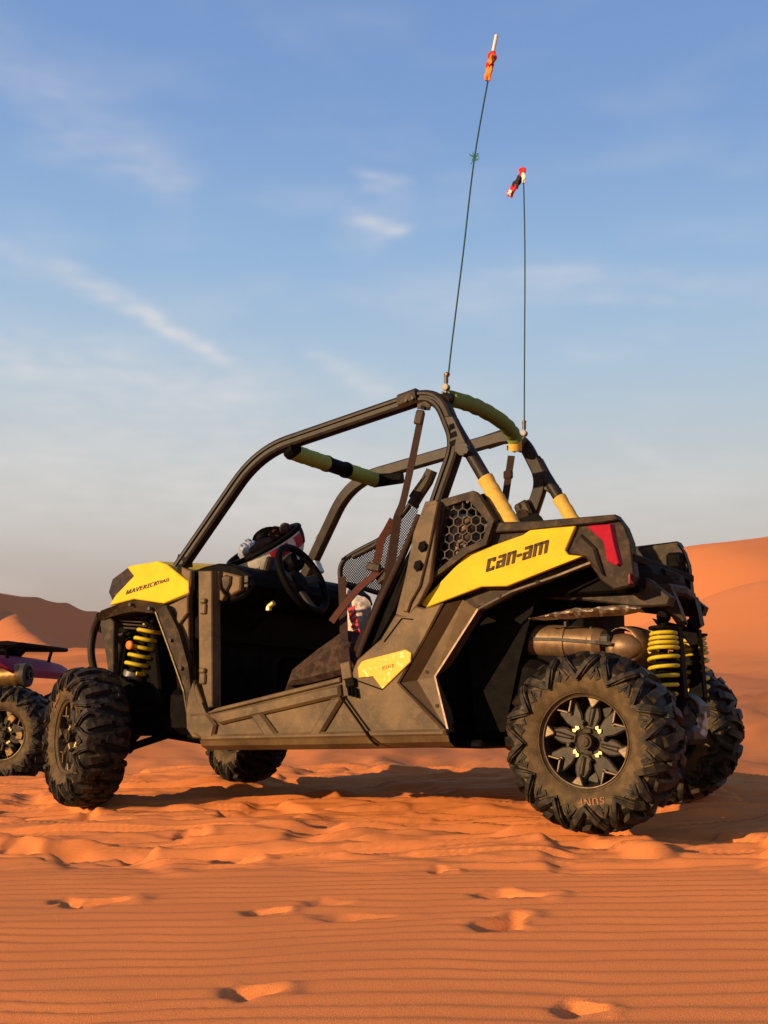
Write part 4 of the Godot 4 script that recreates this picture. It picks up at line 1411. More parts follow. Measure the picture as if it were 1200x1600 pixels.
	m.cyl(Vector3(1.347, 0.415, 0.08), Vector3(1.307, 0.415, -0.05), .032, 16)
	m.box(Vector3(1.325, 0.359, 0), Vector3(.08, .07, .18), Basis.IDENTITY, .02)
	obj("hitch", car, [m, "grey"])
	m = M.new()
	m.tube(curve([Vector3(1.315, 0.503, 0.06), Vector3(1.353, 0.498, 0.06), Vector3(1.38, 0.475, 0.06), Vector3(1.388, 0.443, 0.06), Vector3(1.383, 0.425, 0.06)], 5), .008, 8)
	obj("hitch_loop", car, [m, "steel"])
	m = M.new()
	g = []
	for i in 9:
		var row := PackedVector3Array()
		for j in 7:
			var a: Vector3 = Vector3(1.378, 0.443, 0.05).lerp(Vector3(1.411, 0.443, 0.05), j / 6.0)
			var b: Vector3 = Vector3(1.372, 0.383, 0.05).lerp(Vector3(1.405, 0.343, 0.05), j / 6.0)
			var p := a.lerp(b, i / 8.0)
			p.z += .012 * sin(j * 1.5 + i * .5) + .006 * sin(i * 1.9)
			row.append(p)
		g.append(row)
	m.grid(g)
	obj("rag", car, [m, "cloth"])


func strap(m: M, pts: Array, width: float, face: Vector3, seg := 6) -> void:
	m.sweep(curve(pts, seg), M.rect(.004, width, .0), face, false)


func make_cockpit(car: Node3D) -> void:
	var m := M.new()
	m.ext(pv([-0.705, 1.026, -0.64, 1.042, -0.562, 1.052, -0.491, 1.045, -0.42, 1.019, -0.377, 0.987, -0.362, 0.948, -0.414, 0.896, -0.535, 0.868, -0.552, 0.721, -0.689, 0.725]), .0, 0.0, -.47, .47, .01)
	m.box(Vector3(-0.505, 0.98, 0.28), Vector3(.14, .08, .24), Basis(Vector3.BACK, -.35), .03)
	var db := obj("dashboard", car, [m, "black"])
	m = M.new()
	m.box(Vector3(-0.49, 1.072, 0.17), Vector3(.03, .075, .11), Basis(Vector3.BACK, -.3), .01)
	m.box(Vector3(-0.512, 1.113, 0.1), Vector3(.05, .10, .05), Basis(Vector3.BACK, -.4), .012)
	obj("gauge_pod", db, [m, "trim"])
	m = M.new()
	m.box(Vector3(-0.49, 1.072, 0.17) + Vector3(.014, .002, 0), Vector3(.008, .05, .08), Basis(Vector3.BACK, -.3), .002)
	obj("gauge_screen", db, [m, "screen"])
	m = M.new()
	m.lathe(Vector3(-0.42, 1.093, 0.1), Vector3(.85, .4, .2), PackedVector2Array([Vector2(.001, .012), Vector2(.035, .012), Vector2(.04, .02), Vector2(.045, 0), Vector2(.045, -.05)]), 24)
	obj("dial", db, [m, "black"])
	m = M.new()
	m.sweep([Vector3(-0.462, 1.147, 0.09), Vector3(-0.433, 1.13, 0.09), Vector3(-0.407, 1.105, 0.09)], M.rect(.006, .012), Vector3.BACK, false)
	obj("white_trim", db, [m, "white"])
	m = M.new()
	m.box(Vector3(-0.349, 1.075, 0.02), Vector3(.02, .06, .05), Basis(Vector3.BACK, .5), .004)
	obj("white_trim", db, [m, "white"])
	m = M.new()
	m.box(Vector3(-0.394, 0.973, 0.478), Vector3(.02, .03, .006), Basis.IDENTITY, .002)
	m.box(Vector3(-0.393, 0.946, 0.478), Vector3(.02, .015, .008), Basis.IDENTITY, .002)
	obj("switch", db, [m, "grey"])
	# steering wheel
	var sw := node("steering_wheel", car)
	var c := Vector3(-.254, .989, .269)
	var n := Vector3(.893, .448, -.041).normalized()
	var x := n.cross(Vector3.UP).normalized()
	var y := x.cross(n)
	var ring := []
	for i in 48:
		ring.append(c + (x * cos(TAU * i / 48.0) + y * sin(TAU * i / 48.0)) * .156)
	m = M.new()
	m.tube(ring, .0165, 12, PackedFloat32Array(), true)
	obj("rim", sw, [m, "black"])
	for a in [0.15, PI - 0.15, -PI / 2.0]:
		m = M.new()
		m.sweep([c - n * .03 + (x * cos(a) + y * sin(a)) * .03, c - n * .015 + (x * cos(a) + y * sin(a)) * .1, c + (x * cos(a) + y * sin(a)) * .152], M.rect(.016, .04, .005), n, false)
		obj("spoke", sw, [m, "trim"])
	m = M.new()
	m.lathe(c - n * .05, n, PackedVector2Array([Vector2(.03, -.03), Vector2(.055, 0), Vector2(.055, .03), Vector2(.045, .042), Vector2(.001, .045)]), 24)
	m.cyl(c - n * .06, c - n * .34 - Vector3(0, .06, 0), .028, 12)
	obj("steering_hub", sw, [m, "black"])
	# floor, firewall and console, all black inside
	m = M.new()
	m.box(Vector3(.0, .37, 0), Vector3(1.1, .04, .98), Basis.IDENTITY, .01)
	m.box(Vector3(-.62, .65, 0), Vector3(.05, .7, .94), Basis.IDENTITY, .01)
	m.box(Vector3(.0, .52, 0), Vector3(1.1, .3, .14), Basis.IDENTITY, .03)
	m.box(Vector3(.50, .75, 0), Vector3(.05, .7, .92), Basis.IDENTITY, .01)
	obj("footwell", car, [m, "black"])
	m = M.new()
	m.ring_plate(pv([-0.353, 0.546, -0.263, 0.545, -0.262, 0.514, -0.352, 0.514]), pv([-0.346, 0.54, -0.27, 0.54, -0.269, 0.519, -0.345, 0.519]), .2, 0.0, .0, .004)
	obj("pedal_plate", car, [m, "steel"])
	m = M.new()
	m.cyl(Vector3(-0.316, 0.859, 0.42), Vector3(-0.289, 0.874, 0.42), .012, 8)
	m.box(Vector3(-0.315, 0.851, 0.42), Vector3(.02, .02, .02), Basis.IDENTITY, .003)
	obj("key_barrel", car, [m, "brass"])
	for s in [1.0, -1.0]:
		var seat := node("seat", car)
		m = M.new(s)
		m.ext(pv([-0.258, 0.508, -0.221, 0.597, -0.094, 0.679, 0.037, 0.754, 0.087, 0.711, 0.115, 0.558, 0.045, 0.543, -0.154, 0.518]), .40, 0.0, -.34, .0, .03)
		m.ext(pv([-0.213, 0.528, -0.179, 0.585, -0.056, 0.656, 0.052, 0.715, 0.098, 0.699, 0.11, 0.582, -0.101, 0.538]), .41, 0.0, -.04, .03, .02)
		obj("cushion", seat, [m, "seat"])
		m = M.new(s)
		m.ext(pv([0.103, 0.568, 0.101, 0.66, 0.168, 0.798, 0.247, 0.923, 0.3, 1.01, 0.335, 1.064, 0.372, 1.133, 0.386, 1.209, 0.421, 1.247, 0.45, 1.229, 0.388, 1.005, 0.32, 0.831, 0.245, 0.708, 0.144, 0.603]), .39, 0.0, -.32, .0, .03)
		obj("backrest", seat, [m, "black"])
		m = M.new(s)
		m.tube(fillet([Vector3(0.109, 0.593, 0.41), Vector3(0.219, 0.834, 0.41), Vector3(0.335, 1.054, 0.4), Vector3(0.378, 1.203, 0.36)], [.05, .05]), .014, 10)
		obj("bolster", seat, [m, "belt"])
	# net across the far door opening
	var dn := node("door_net", car)
	m = M.new()
	var loop := fillet([Vector3(-0.488, 0.822, -0.43), Vector3(-0.519, 1.012, -0.43), Vector3(-0.538, 1.157, -0.43), Vector3(-0.455, 1.203, -0.43), Vector3(-0.277, 1.268, -0.43), Vector3(-0.133, 1.414, -0.43), Vector3(-0.035, 1.569, -0.43)], [.05, .06, .07, .05, .05])
	m.tube(loop, .013, 10)
	m.tube([Vector3(-0.502, 1.055, -0.42), Vector3(-0.415, 1.032, -0.42), Vector3(-0.296, 0.995, -0.42)], .012, 10)
	m.tube(fillet([Vector3(-0.434, 1.179, -0.4), Vector3(-0.301, 1.228, -0.4), Vector3(-0.244, 1.287, -0.4)], [.03]), .014, 10)
	obj("net_frame", dn, [m, "cage"])
	m = M.new()
	var poly := pv([-0.512, 1.06, -0.522, 1.156, -0.451, 1.194, -0.273, 1.258, -0.133, 1.402, -0.079, 1.41, -0.131, 1.226, -0.23, 1.061, -0.287, 0.999])
	var lo := Vector2(9, 9)
	var hi := Vector2(-9, -9)
	for p in poly:
		lo = lo.min(p)
		hi = hi.max(p)
	var st := .0135
	for k in 120:
		for way in 2:
			var a := Vector2(lo.x - .6 + k * st, lo.y)
			var b := a + Vector2(1.0, 1.0)
			if way == 1:
				a = Vector2(lo.x + k * st, lo.y)
				b = a + Vector2(-1.0, 1.0)
			for seg in Geometry2D.intersect_polyline_with_polygon(PackedVector2Array([a, b]), poly):
				for i in seg.size() - 1:
					m.sweep([Vector3(seg[i].x, seg[i].y, -.43), Vector3(seg[i + 1].x, seg[i + 1].y, -.43)], M.rect(.003, .003), Vector3.BACK, false)
	obj("netting", dn, [m, "net"])
	m = M.new()
	m.sweep([Vector3(0.007, 1.569, -0.4), Vector3(-0.017, 1.518, -0.4), Vector3(-0.063, 1.46, -0.4), Vector3(-0.101, 1.407, -0.4)], M.rect(.05, .05, .012), Vector3.BACK, false)
	for k in 5:
		m.box(Vector3(-0.031, 1.526, -0.4).lerp(Vector3(-0.087, 1.462, -0.4), k / 4.0), Vector3(.045, .012, .06), Basis(Vector3.BACK, .9), .003)
	obj("ribbed_grip", dn, [m, "trim"])
	# belts
	var be := node("seat_belt", car)
	m = M.new()
	strap(m, [Vector3(0.421, 1.605, 0.42), Vector3(0.401, 1.53, 0.415), Vector3(0.378, 1.442, 0.41), Vector3(0.349, 1.347, 0.4), Vector3(0.312, 1.255, 0.38), Vector3(0.264, 1.195, 0.35), Vector3(0.223, 1.104, 0.31), Vector3(0.194, 1.001, 0.3)], .030, Vector3(.1, .2, 1))
	strap(m, [Vector3(0.279, 1.211, 0.36), Vector3(0.263, 1.095, 0.36), Vector3(0.246, 0.965, 0.37), Vector3(0.206, 0.863, 0.38), Vector3(0.171, 0.774, 0.39), Vector3(0.131, 0.697, 0.4), Vector3(0.111, 0.608, 0.41)], .032, Vector3(.5, .4, .8))
	strap(m, [Vector3(-0.097, 0.996, 0.2), Vector3(-0.033, 0.855, 0.28), Vector3(0.056, 0.712, 0.4), Vector3(0.131, 0.605, 0.49), Vector3(0.176, 0.573, 0.535)], .035, Vector3(.2, .1, 1))
	obj("webbing", be, [m, "belt"])
	m = M.new()
	strap(m, [Vector3(0.243, 1.199, 0.34), Vector3(0.207, 1.155, 0.33), Vector3(0.174, 1.117, 0.32), Vector3(0.159, 1.076, 0.31), Vector3(0.141, 1.031, 0.3)], .032, Vector3(.6, .3, .7))
	strap(m, [Vector3(0.166, 1.008, 0.3), Vector3(0.123, 0.97, 0.31), Vector3(0.074, 0.932, 0.32), Vector3(0.035, 0.881, 0.34), Vector3(-0.004, 0.826, 0.36), Vector3(-0.028, 0.789, 0.37)], .036, Vector3(.2, .5, .8))
	obj("lap_webbing", be, [m, "belt_red"])
	for q in [[Vector3(0.135, 1.014, 0.31), Vector3(.07, .035, .02), -.2], [Vector3(0.409, 1.588, 0.42), Vector3(.04, .06, .014), -.25], [Vector3(0.163, 0.978, 0.29), Vector3(.06, .05, .02), .6]]:
		m = M.new()
		m.box(q[0], q[1], Basis(Vector3.BACK, q[2]), .006)
		obj("buckle", be, [m, "trim"])
	m = M.new()
	m.box(Vector3(0.165, 0.583, 0.545), Vector3(.045, .065, .01), Basis(Vector3.BACK, .2), .003)
	obj("metal_clip", be, [m, "body"])
	m = M.new()
	m.box(Vector3(0.19, 0.536, 0.55), Vector3(.045, .035, .018), Basis(Vector3.BACK, .2), .005)
	for k in 3:
		m.box(Vector3(0.202, 0.502, 0.55) + Vector3(-.02 + .018 * k, -.004 * k + .004, 0), Vector3(.010, .04, .014), Basis(Vector3.BACK, .2), .004)
	obj("plastic_buckle", be, [m, "black"])
	m = M.new()
	m.tube(curve([Vector3(0.152, 0.485, 0.562), Vector3(0.191, 0.442, 0.562), Vector3(0.242, 0.385, 0.562), Vector3(0.299, 0.325, 0.57), Vector3(0.327, 0.304, 0.56)], 5), .005, 8)
	obj("cord", be, [m, "black"])
	# belt on the far side
	m = M.new()
	strap(m, [Vector3(0.42, 1.597, -0.41), Vector3(0.406, 1.514, -0.41), Vector3(0.389, 1.411, -0.41), Vector3(0.376, 1.338, -0.41), Vector3(0.362, 1.22, -0.41)], .034, Vector3(.1, .2, 1))
	m.box(Vector3(0.403, 1.509, -0.41), Vector3(.045, .04, .02), Basis.IDENTITY, .006)
	var fb := node("seat_belt", car)
	obj("webbing", fb, [m, "belt"])
	# warning sticker on the far front pillar
	m = M.new()
	var p0 := Vector3(-0.674, 1.288, -0.42)
	var p1 := Vector3(-0.56, 1.42, -0.42)
	m.sweep([p0 + Vector3(.012, -.01, .006), p1 + Vector3(.012, -.01, .006)], M.rect(.035, .03, .01), Vector3.BACK, false)
	var stk := obj("sticker", car, [m, "rim_edge"])
	m = M.new()
	m.sweep([p0.lerp(p1, .12) + Vector3(.014, -.01, .01), p0.lerp(p1, .45) + Vector3(.014, -.01, .01)], M.rect(.03, .03, .01), Vector3.BACK, false)
	m.sweep([p0.lerp(p1, .52) + Vector3(.014, -.01, .01), p0.lerp(p1, .9) + Vector3(.014, -.01, .01)], M.rect(.03, .03, .01), Vector3.BACK, false)
	obj("print", stk, [m, "dark_print"])


func make_buggy() -> void:
	var car := node("buggy", self)
	tag(car, "dusty black and yellow two-seat open desert buggy with roll cage", "buggy")
	make_side(car, 1.0)
	make_side(car, -1.0)
	make_cage(car)
	make_bed(car)
	make_engine(car)
	make_cockpit(car)
	make_wheel(car, Vector3(1.15, .338, .495), 0.0, .05, -1.47)
	make_wheel(car, Vector3(1.09, .375, -.48), PI, .3)
	make_wheel(car, Vector3(-1.205, .306, .562), -.44, .2, 2.0).scale = Vector3(1, 1, .92)
	make_wheel(car, Vector3(-1.15, .366, -.5), PI - .40, .5)


func make_whip(label: String, pts: Array, base: Vector3, tilt: Vector3) -> Node3D:
	var w := node("flag_whip", self, base)
	tag(w, label, "flag", "flag whips on the buggy's roll cage")
	var m := M.new()
	m.tube(curve(pts.map(func(p): return p - base), 5), .0034, 8)
	obj("pole", w, [m, "cable"])
	m = M.new()
	m.cyl(Vector3(0, .075, 0) - base + base, (pts[0] - base), .011, 12)
	obj("ferrule", w, [m, "muffler"])
	m = M.new()
	m.cyl(Vector3(0, .02, -.011), Vector3(0, .02, .011), .014, 12)
	m.box(Vector3(0, .02, 0), Vector3(.012, .05, .012), Basis.IDENTITY, .003)
	m.box(tilt * .02, Vector3(.02, .05, .024), Basis(Vector3.BACK, -.6), .004)
	m.cyl(Vector3(0, .04, 0), Vector3(0, .08, 0), .009, 10)
	obj("mount", w, [m, "steel"])
	return w


# crumpled cloth round the line a-b
func furled(m: M, a: Vector3, b: Vector3, r: float, sd: float, taper := 0.2) -> void:
	var g := []
	var ax := (b - a).normalized()
	var x := ax.cross(Vector3.BACK).normalized()
	var y := ax.cross(x)
	for i in 15:
		var t := i / 14.0
		var row := PackedVector3Array()
		for j in 14:
			var p := TAU * j / 14.0
			var q := r * (0.12 + sin(PI * clampf(t * (1.0 - taper) + taper * .5, 0, 1))) * (0.62 + 0.3 * sin(p * 3.0 + sd + t * 4.0) + 0.2 * sin(p * 2.0 - t * 7.0 + sd))
			row.append(a.lerp(b, t) + (x * cos(p) + y * sin(p) * .7) * q)
		g.append(row)
	m.grid(g, true, false, true)


func make_whips() -> void:
	var w := make_whip("tall leaning flag whip with furled red and yellow flag and white tip", [Vector3(0.519, 1.757, 0.38), Vector3(0.537, 1.904, 0.38), Vector3(0.584, 2.247, 0.38), Vector3(0.636, 2.651, 0.38), Vector3(0.702, 2.995, 0.38), Vector3(0.737, 3.162, 0.38)], Vector3(0.509, 1.687, 0.38), Vector3(-1, -1, 0))
	var b := Vector3(0.509, 1.687, 0.38)
	var m := M.new()
	m.tube([Vector3(0.72, 3.087, 0.38) - b, Vector3(0.74, 3.176, 0.38) - b], .0075, 8)
	obj("tip", w, [m, "flag_white"])
	m = M.new()
	furled(m, Vector3(0.71, 3.036, 0.385) - b, Vector3(0.728, 3.105, 0.385) - b, .022, 0.0, .3)
	furled(m, Vector3(0.694, 3.037, 0.37) - b, Vector3(0.729, 3.062, 0.4) - b, .022, 2.0, .1)
	obj("flag", w, [m, "flag_red"])
	m = M.new()
	furled(m, Vector3(0.701, 2.979, 0.39) - b, Vector3(0.719, 3.042, 0.39) - b, .019, 1.0, .4)
	obj("flag_stripe", w, [m, "flag_yellow"])
	m = M.new()
	furled(m, Vector3(0.723, 3.038, 0.405) - b, Vector3(0.732, 3.081, 0.405) - b, .014, 3.0, .2)
	obj("flag_stripe", w, [m, "flag_yellow"])
	m = M.new()
	var rng := RandomNumberGenerator.new()
	rng.seed = 4
	for k in 9:
		var c := Vector3(0.639, 2.661, 0.38) - b
		var p1 := c + Vector3(rng.randf_range(-.02, .02), rng.randf_range(-.025, .02), rng.randf_range(-.01, .01))
		var p2 := p1 + Vector3(rng.randf_range(-.03, .03), rng.randf_range(-.03, .02), .0)
		m.tube(curve([c, p1, p2, p2 + Vector3(rng.randf_range(-.012, .012), .012, 0)], 4), .0012, 5)
	obj("thread", w, [m, "green_thread"])
	w = make_whip("shorter upright flag whip with drooping red, white and black flag", [Vector3(0.509, 1.732, -0.36), Vector3(0.513, 2.034, -0.36), Vector3(0.52, 2.53, -0.36), Vector3(0.517, 2.902, -0.36), Vector3(0.514, 2.961, -0.36)], Vector3(0.508, 1.661, -0.36), Vector3(-.3, -1, 0))
	b = Vector3(0.508, 1.661, -0.36)
	m = M.new()
	furled(m, Vector3(0.51, 2.929, -0.36) - b, Vector3(0.514, 2.974, -0.36) - b, .02, 0.5, .5)
	furled(m, Vector3(0.44, 2.846, -0.36) - b, Vector3(0.477, 2.896, -0.36) - b, .021, 1.2, .5)
	obj("flag", w, [m, "flag_red"])
	m = M.new()
	furled(m, Vector3(0.47, 2.881, -0.36) - b, Vector3(0.507, 2.94, -0.36) - b, .02, 2.2, .5)
	obj("flag_band", w, [m, "flag_black"])
	m = M.new()
	furled(m, Vector3(0.521, 2.89, -0.35) - b, Vector3(0.522, 2.942, -0.35) - b, .011, 0.2, .5)
	obj("flag_stripe", w, [m, "flag_white"])
	m = M.new()
	furled(m, Vector3(0.447, 2.845, -0.345) - b, Vector3(0.46, 2.867, -0.345) - b, .012, 0.9, .5)
	obj("flag_stripe", w, [m, "flag_white"])


func make_helmet() -> void:
	var c := Vector3(-0.572, 1.18, 0.12)
	var h := node("helmet", self, c)
	h.scale = Vector3.ONE * 1.12
	tag(h, "white, red and black helmet lying upside down on the dashboard", "helmet")
	var r := Vector3(.849, 0, -.528)
	var l := (r * .86 + Vector3.UP * .50).normalized()
	var nn := (Vector3.UP * .80 - r * .45 + Vector3(.528, 0, .849) * .35)
	nn = (nn - l * nn.dot(l)).normalized()
	var w := nn.cross(l)
	var bowl := func(m: M, a: float, b: float, d: float, up: float, f0: float, f1: float, c0: float, c1: float) -> void:
		var g := []
		for i in 11:
			var f := lerpf(f0, f1, i / 10.0)
			var row := PackedVector3Array()
			for j in 33:
				var t := lerpf(c0, c1, j / 32.0)
				var k := 1.0 + 0.12 * maxf(0.0, -cos(t)) ** 4
				row.append(nn * up + (l * cos(t) * a * k + w * sin(t) * b) * pow(cos(f), .7) - nn * d * sin(f))
			g.append(row)
		m.grid(g, false, false, true)
	var m := M.new()
	bowl.call(m, .158, .115, .13, .0, .0, 1.5, .0, TAU)
	obj("shell", h, [m, "white"])
	m = M.new()
	bowl.call(m, .1595, .1165, .132, .0, .10, .45, -1.6, -1.05)
	bowl.call(m, .1595, .1165, .132, .0, .10, .5, -.8, -.45)
	bowl.call(m, .1595, .1165, .132, .0, .55, .95, -2.4, -.9)
	bowl.call(m, .1595, .1165, .132, .0, .10, .5, .6, 1.2)
	obj("red_graphic", h, [m, "red_print"])
	m = M.new()
	bowl.call(m, .161, .118, .133, .0, .0, .5, -.42, .35)
	bowl.call(m, .161, .118, .133, .0, .0, .62, 2.75, 3.6)
	bowl.call(m, .160, .117, .1325, .0, .62, .8, -2.2, -1.0)
	obj("black_graphic", h, [m, "black"])
	m = M.new()
	var rim := []
	for j in 32:
		var t := TAU * j / 32.0
		var k := 1.0 + 0.12 * maxf(0.0, -cos(t)) ** 4
		rim.append(nn * .004 + l * cos(t) * .154 * k + w * sin(t) * .111)
	m.tube(rim, .011, 8, PackedFloat32Array(), true)
	obj("rim_trim", h, [m, "black"])
	m = M.new()
	bowl.call(m, .143, .100, .10, .0, .0, 1.5, .0, TAU)
	m.ball(l * .06 + w * .03 + nn * .012, Vector3(.10, .05, .06), Basis(l, nn, w), 14)
	m.ball(l * -.02 - w * .045 + nn * .015, Vector3(.11, .05, .05), Basis(l, nn, w), 14)
	m.ball(l * .01 + w * .055 + nn * .01, Vector3(.12, .06, .05), Basis(l, nn, w), 14)
	m.ball(l * .10 + nn * .02, Vector3(.05, .05, .09), Basis(l, nn, w), 12)
	obj("liner", h, [m, "liner"])
	m = M.new()
	m.ball(l * .0 + nn * .035 + w * -.01, Vector3(.055, .05, .04), Basis(l, nn, w), 12)
	m.sweep(curve([l * -.05 + nn * .0, l * -.02 + nn * .045, l * .03 + nn * .05, l * .08 + nn * .02], 5), M.rect(.004, .03), w, false)
	obj("chin_strap", h, [m, "black"])
	m = M.new()
	m.ball(l * .055 + nn * .035 + w * .02, Vector3(.05, .03, .05), Basis(l, nn, w), 10)
	obj("red_pad", h, [m, "belt_red"])
	m = M.new()
	for q in [[-.085, .018, -.01, .058], [-.062, .028, .02, .045], [-.10, .008, .03, .045], [-.045, .022, -.03, .04]]:
		var g := []
		for i in 9:
			var row := PackedVector3Array()
			for j in 12:
				var a := TAU * j / 12.0
				var e := PI * clampf(i / 8.0, .02, .98)
				var k: float = q[3] * .55 * (1.0 + .2 * sin(a * 2.0 + i * .9) + .1 * sin(a * 3.0 - i * 1.3))
				row.append(l * q[0] + nn * q[1] + w * q[2] + (l * sin(e) * cos(a) + w * sin(e) * sin(a) - nn * cos(e)) * k)
			g.append(row)
		m.grid(g, true, false, true)
	obj("crumpled_plastic", h, [m, "plastic_film"])
	text("lettering", h, "VOX", .026, Basis(l, nn, w * -1.0 if w.dot(Vector3(.5, 0, .85)) < 0.0 else w), l * -.09 - nn * .055 + (w if w.dot(Vector3(.5, 0, .85)) > 0.0 else -w) * .108, "black", 700)


func make_bag() -> void:
	var c := Vector3(-0.021, 0.822, 0.18)
	var b := node("jersey", self, c)
	tag(b, "crumpled white mesh jersey with red lettering lying on the driver's seat", "clothing")
	var out := [Vector3(-0.099, 0.956, 0.16), Vector3(-0.01, 0.915, 0.2), Vector3(0.029, 0.902, 0.2), Vector3(0.055, 0.871, 0.2), Vector3(0.05, 0.816, 0.22), Vector3(0.036, 0.721, 0.26), Vector3(0.009, 0.669, 0.26), Vector3(-0.028, 0.724, 0.24), Vector3(-0.07, 0.849, 0.2), Vector3(-0.095, 0.907, 0.18)]
	var f := curve(out + [out[0]], 4)
	var g := []
	var nz := noise(77, 9.0, 3)
	for i in 9:
		var k := i / 8.0
		var row := PackedVector3Array()
		for p in f:
			var q: Vector3 = (p - c) * k
			row.append(q + Vector3(.02, .02, .07) * (1.0 - k * k) + Vector3(.2, .1, 1.0) * .007 * nz.get_noise_2d(q.x * 2.2, q.y * 2.2) * 2.0)
		g.append(row)
	var m := M.new()
	m.grid(g, false, false, true)
	var bk := []
	for i in 9:
		var row := PackedVector3Array()
		for q in g[i]:
			row.append(q - Vector3(.02, .02, .09) * (1.0 - pow(i / 8.0, 2.0)) * 1.6)
		bk.append(row)
	bk.reverse()
	m.grid(bk, false, false, true)
	obj("fabric", b, [m, "cloth"])
	var d := (Vector3(0.019, 0.766, 0.26) - Vector3(-0.008, 0.847, 0.26)).normalized()
	for k in 5:
		m = M.new()
		var p := Vector3(0.012, 0.85, 0.285).lerp(Vector3(0.052, 0.754, 0.305), k / 4.0) - c
		m.box(p, Vector3(.013, .036, .004), Basis(d, Vector3(-d.y, d.x, 0), Vector3(0, 0, 1)), .001)
		m.box(p + Vector3(-d.y, d.x, 0) * .012 * (1.0 if k % 2 == 0 else -1.0) + d * .010, Vector3(.012, .010, .004), Basis(d, Vector3(-d.y, d.x, 0), Vector3(0, 0, 1)), .001)
		obj("printed_letter", b, [m, "red_print"])
	m = M.new()
	furled(m, Vector3(0.003, 0.663, 0.27) - c, Vector3(-0.005, 0.721, 0.27) - c, .03, 1.0, .5)
	obj("red_hem", b, [m, "red_print"])


func make_quad() -> void:
	var at := Vector3(-3.398, 0.26, -0.871)
	var turn := 0.38
	var q := node("quad_bike", self, at - Basis(Vector3.UP, turn) * Vector3(.62, .285, .44), turn)
	tag(q, "red quad bike with black rear rack and bronze exhaust behind the buggy's front wheel", "quad bike")
	for p in [[.62, .44, 0.0, .0], [.62, -.44, PI, .2], [-.65, .46, -.1, .5], [-.65, -.46, PI - .1, .4]]:
		var w := make_wheel(q, Vector3(p[0], .28, p[1]), p[2], p[3])
		w.scale = Vector3.ONE * 1.04
		for k in 6:
			var m := M.new()
			m.ext(turned([.09, -.02, .135, -.026, .142, 0, .135, .026, .09, .02, .10, 0], k * PI / 3.0), 0.0, 0.0, .06, .089, .004)
			obj("rim_inlay", w, [m, "gold"])
	var m := M.new()
	# body fairing: fenders arched over the wheels and a narrow waist
	var sec := [[-1.0, .62, .66, .30], [-.85, .74, .80, .42], [-.55, .78, .92, .45], [-.30, .70, .90, .26], [.0, .68, .80, .18], [.25, .70, .80, .22], [.26, .74, .80, .42], [.42, .74, .80, .50], [.56, .71, .765, .48], [.63, .66, .70, .40]]
	var g := []
	for e in sec:
		var row := PackedVector3Array()
		for p in [[-1.0, 0.0], [-1.0, .6], [-.8, 1.0], [0.0, 1.15], [.8, 1.0], [1.0, .6], [1.0, 0.0], [.8, -.1], [-.8, -.1]]:
			row.append(Vector3(e[0], lerpf(e[1], e[2], p[1]), e[3] * p[0]))
		g.append(row)
	m.grid(g, true, false, true)
	m.cap(g[0])
	m.cap(g[9], true)
	obj("fairing", q, [m, "quad_red"])
	m = M.new()
	m.box(Vector3(.18, .78, .46), Vector3(.10, .05, .03), Basis.IDENTITY, .01)
	m.box(Vector3(.18, .78, -.46), Vector3(.10, .05, .03), Basis.IDENTITY, .01)
	obj("tail_lamp", q, [m, "red"])
	m = M.new()
	for z in [-.30, -.15, 0.0, .15, .30]:
		m.tube([Vector3(.05, .87, z), Vector3(.60, .87, z)], .011, 8)
	m.tube(fillet([Vector3(.03, .87, -.36), Vector3(.03, .87, .36), Vector3(.62, .87, .36), Vector3(.62, .87, -.36), Vector3(.03, .87, -.36)], [.05]), .014, 8)
	m.tube([Vector3(.2, .76, .28), Vector3(.16, .87, .34)], .012, 8)
	m.tube([Vector3(.5, .74, -.28), Vector3(.5, .87, -.34)], .012, 8)
	m.tube([Vector3(.5, .74, .28), Vector3(.5, .87, .34)], .012, 8)
	obj("rear_rack", q, [m, "black"])
	m = M.new()
	m.lathe(Vector3(.28, .645, .34), Vector3(1, .06, 0), PackedVector2Array([Vector2(.001, 0), Vector2(.05, .01), Vector2(.075, .1), Vector2(.078, .34), Vector2(.07, .38)]), 28)
	m.tube([Vector3(.29, .645, .34), Vector3(.1, .5, .2), Vector3(-.2, .45, .1)], .03, 10)
	var ex := obj("exhaust", q, [m, "gold"])
	m = M.new()
	m.lathe(Vector3(.28, .645, .34), Vector3(1, .06, 0), PackedVector2Array([Vector2(.08, .37), Vector2(.08, .40), Vector2(.06, .41), Vector2(.045, .395), Vector2(.03, .385), Vector2(.03, .42), Vector2(.022, .42), Vector2(.022, .36), Vector2(.001, .36)]), 28)
	obj("end_cap", ex, [m, "grey"])
	m = M.new()
	m.box(Vector3(.12, .84, 0), Vector3(.62, .12, .26), Basis(Vector3.BACK, .04), .05)
	obj("saddle", q, [m, "black"])
	m = M.new()
	m.box(Vector3(0, .42, 0), Vector3(1.2, .26, .3), Basis.IDENTITY, .04)
	m.tube([Vector3(.62, .28, -.42), Vector3(.62, .28, .42)], .035, 10)
	m.tube([Vector3(-.65, .28, -.42), Vector3(-.65, .28, .42)], .03, 10)
	m.box(Vector3(.1, .38, .32), Vector3(.5, .04, .2), Basis.IDENTITY, .01)
	m.box(Vector3(.1, .38, -.32), Vector3(.5, .04, .2), Basis.IDENTITY, .01)
	obj("frame", q, [m, "black"])
	m = M.new()
	m.tube(fillet([Vector3(-.56, 1.08, .40), Vector3(-.66, 1.06, .15), Vector3(-.66, 1.06, -.15), Vector3(-.56, 1.08, -.40)], [.06]), .014, 8)
	m.tube([Vector3(-.62, .8, 0), Vector3(-.66, 1.06, 0)], .025, 8)
	obj("handlebar", q, [m, "black"])


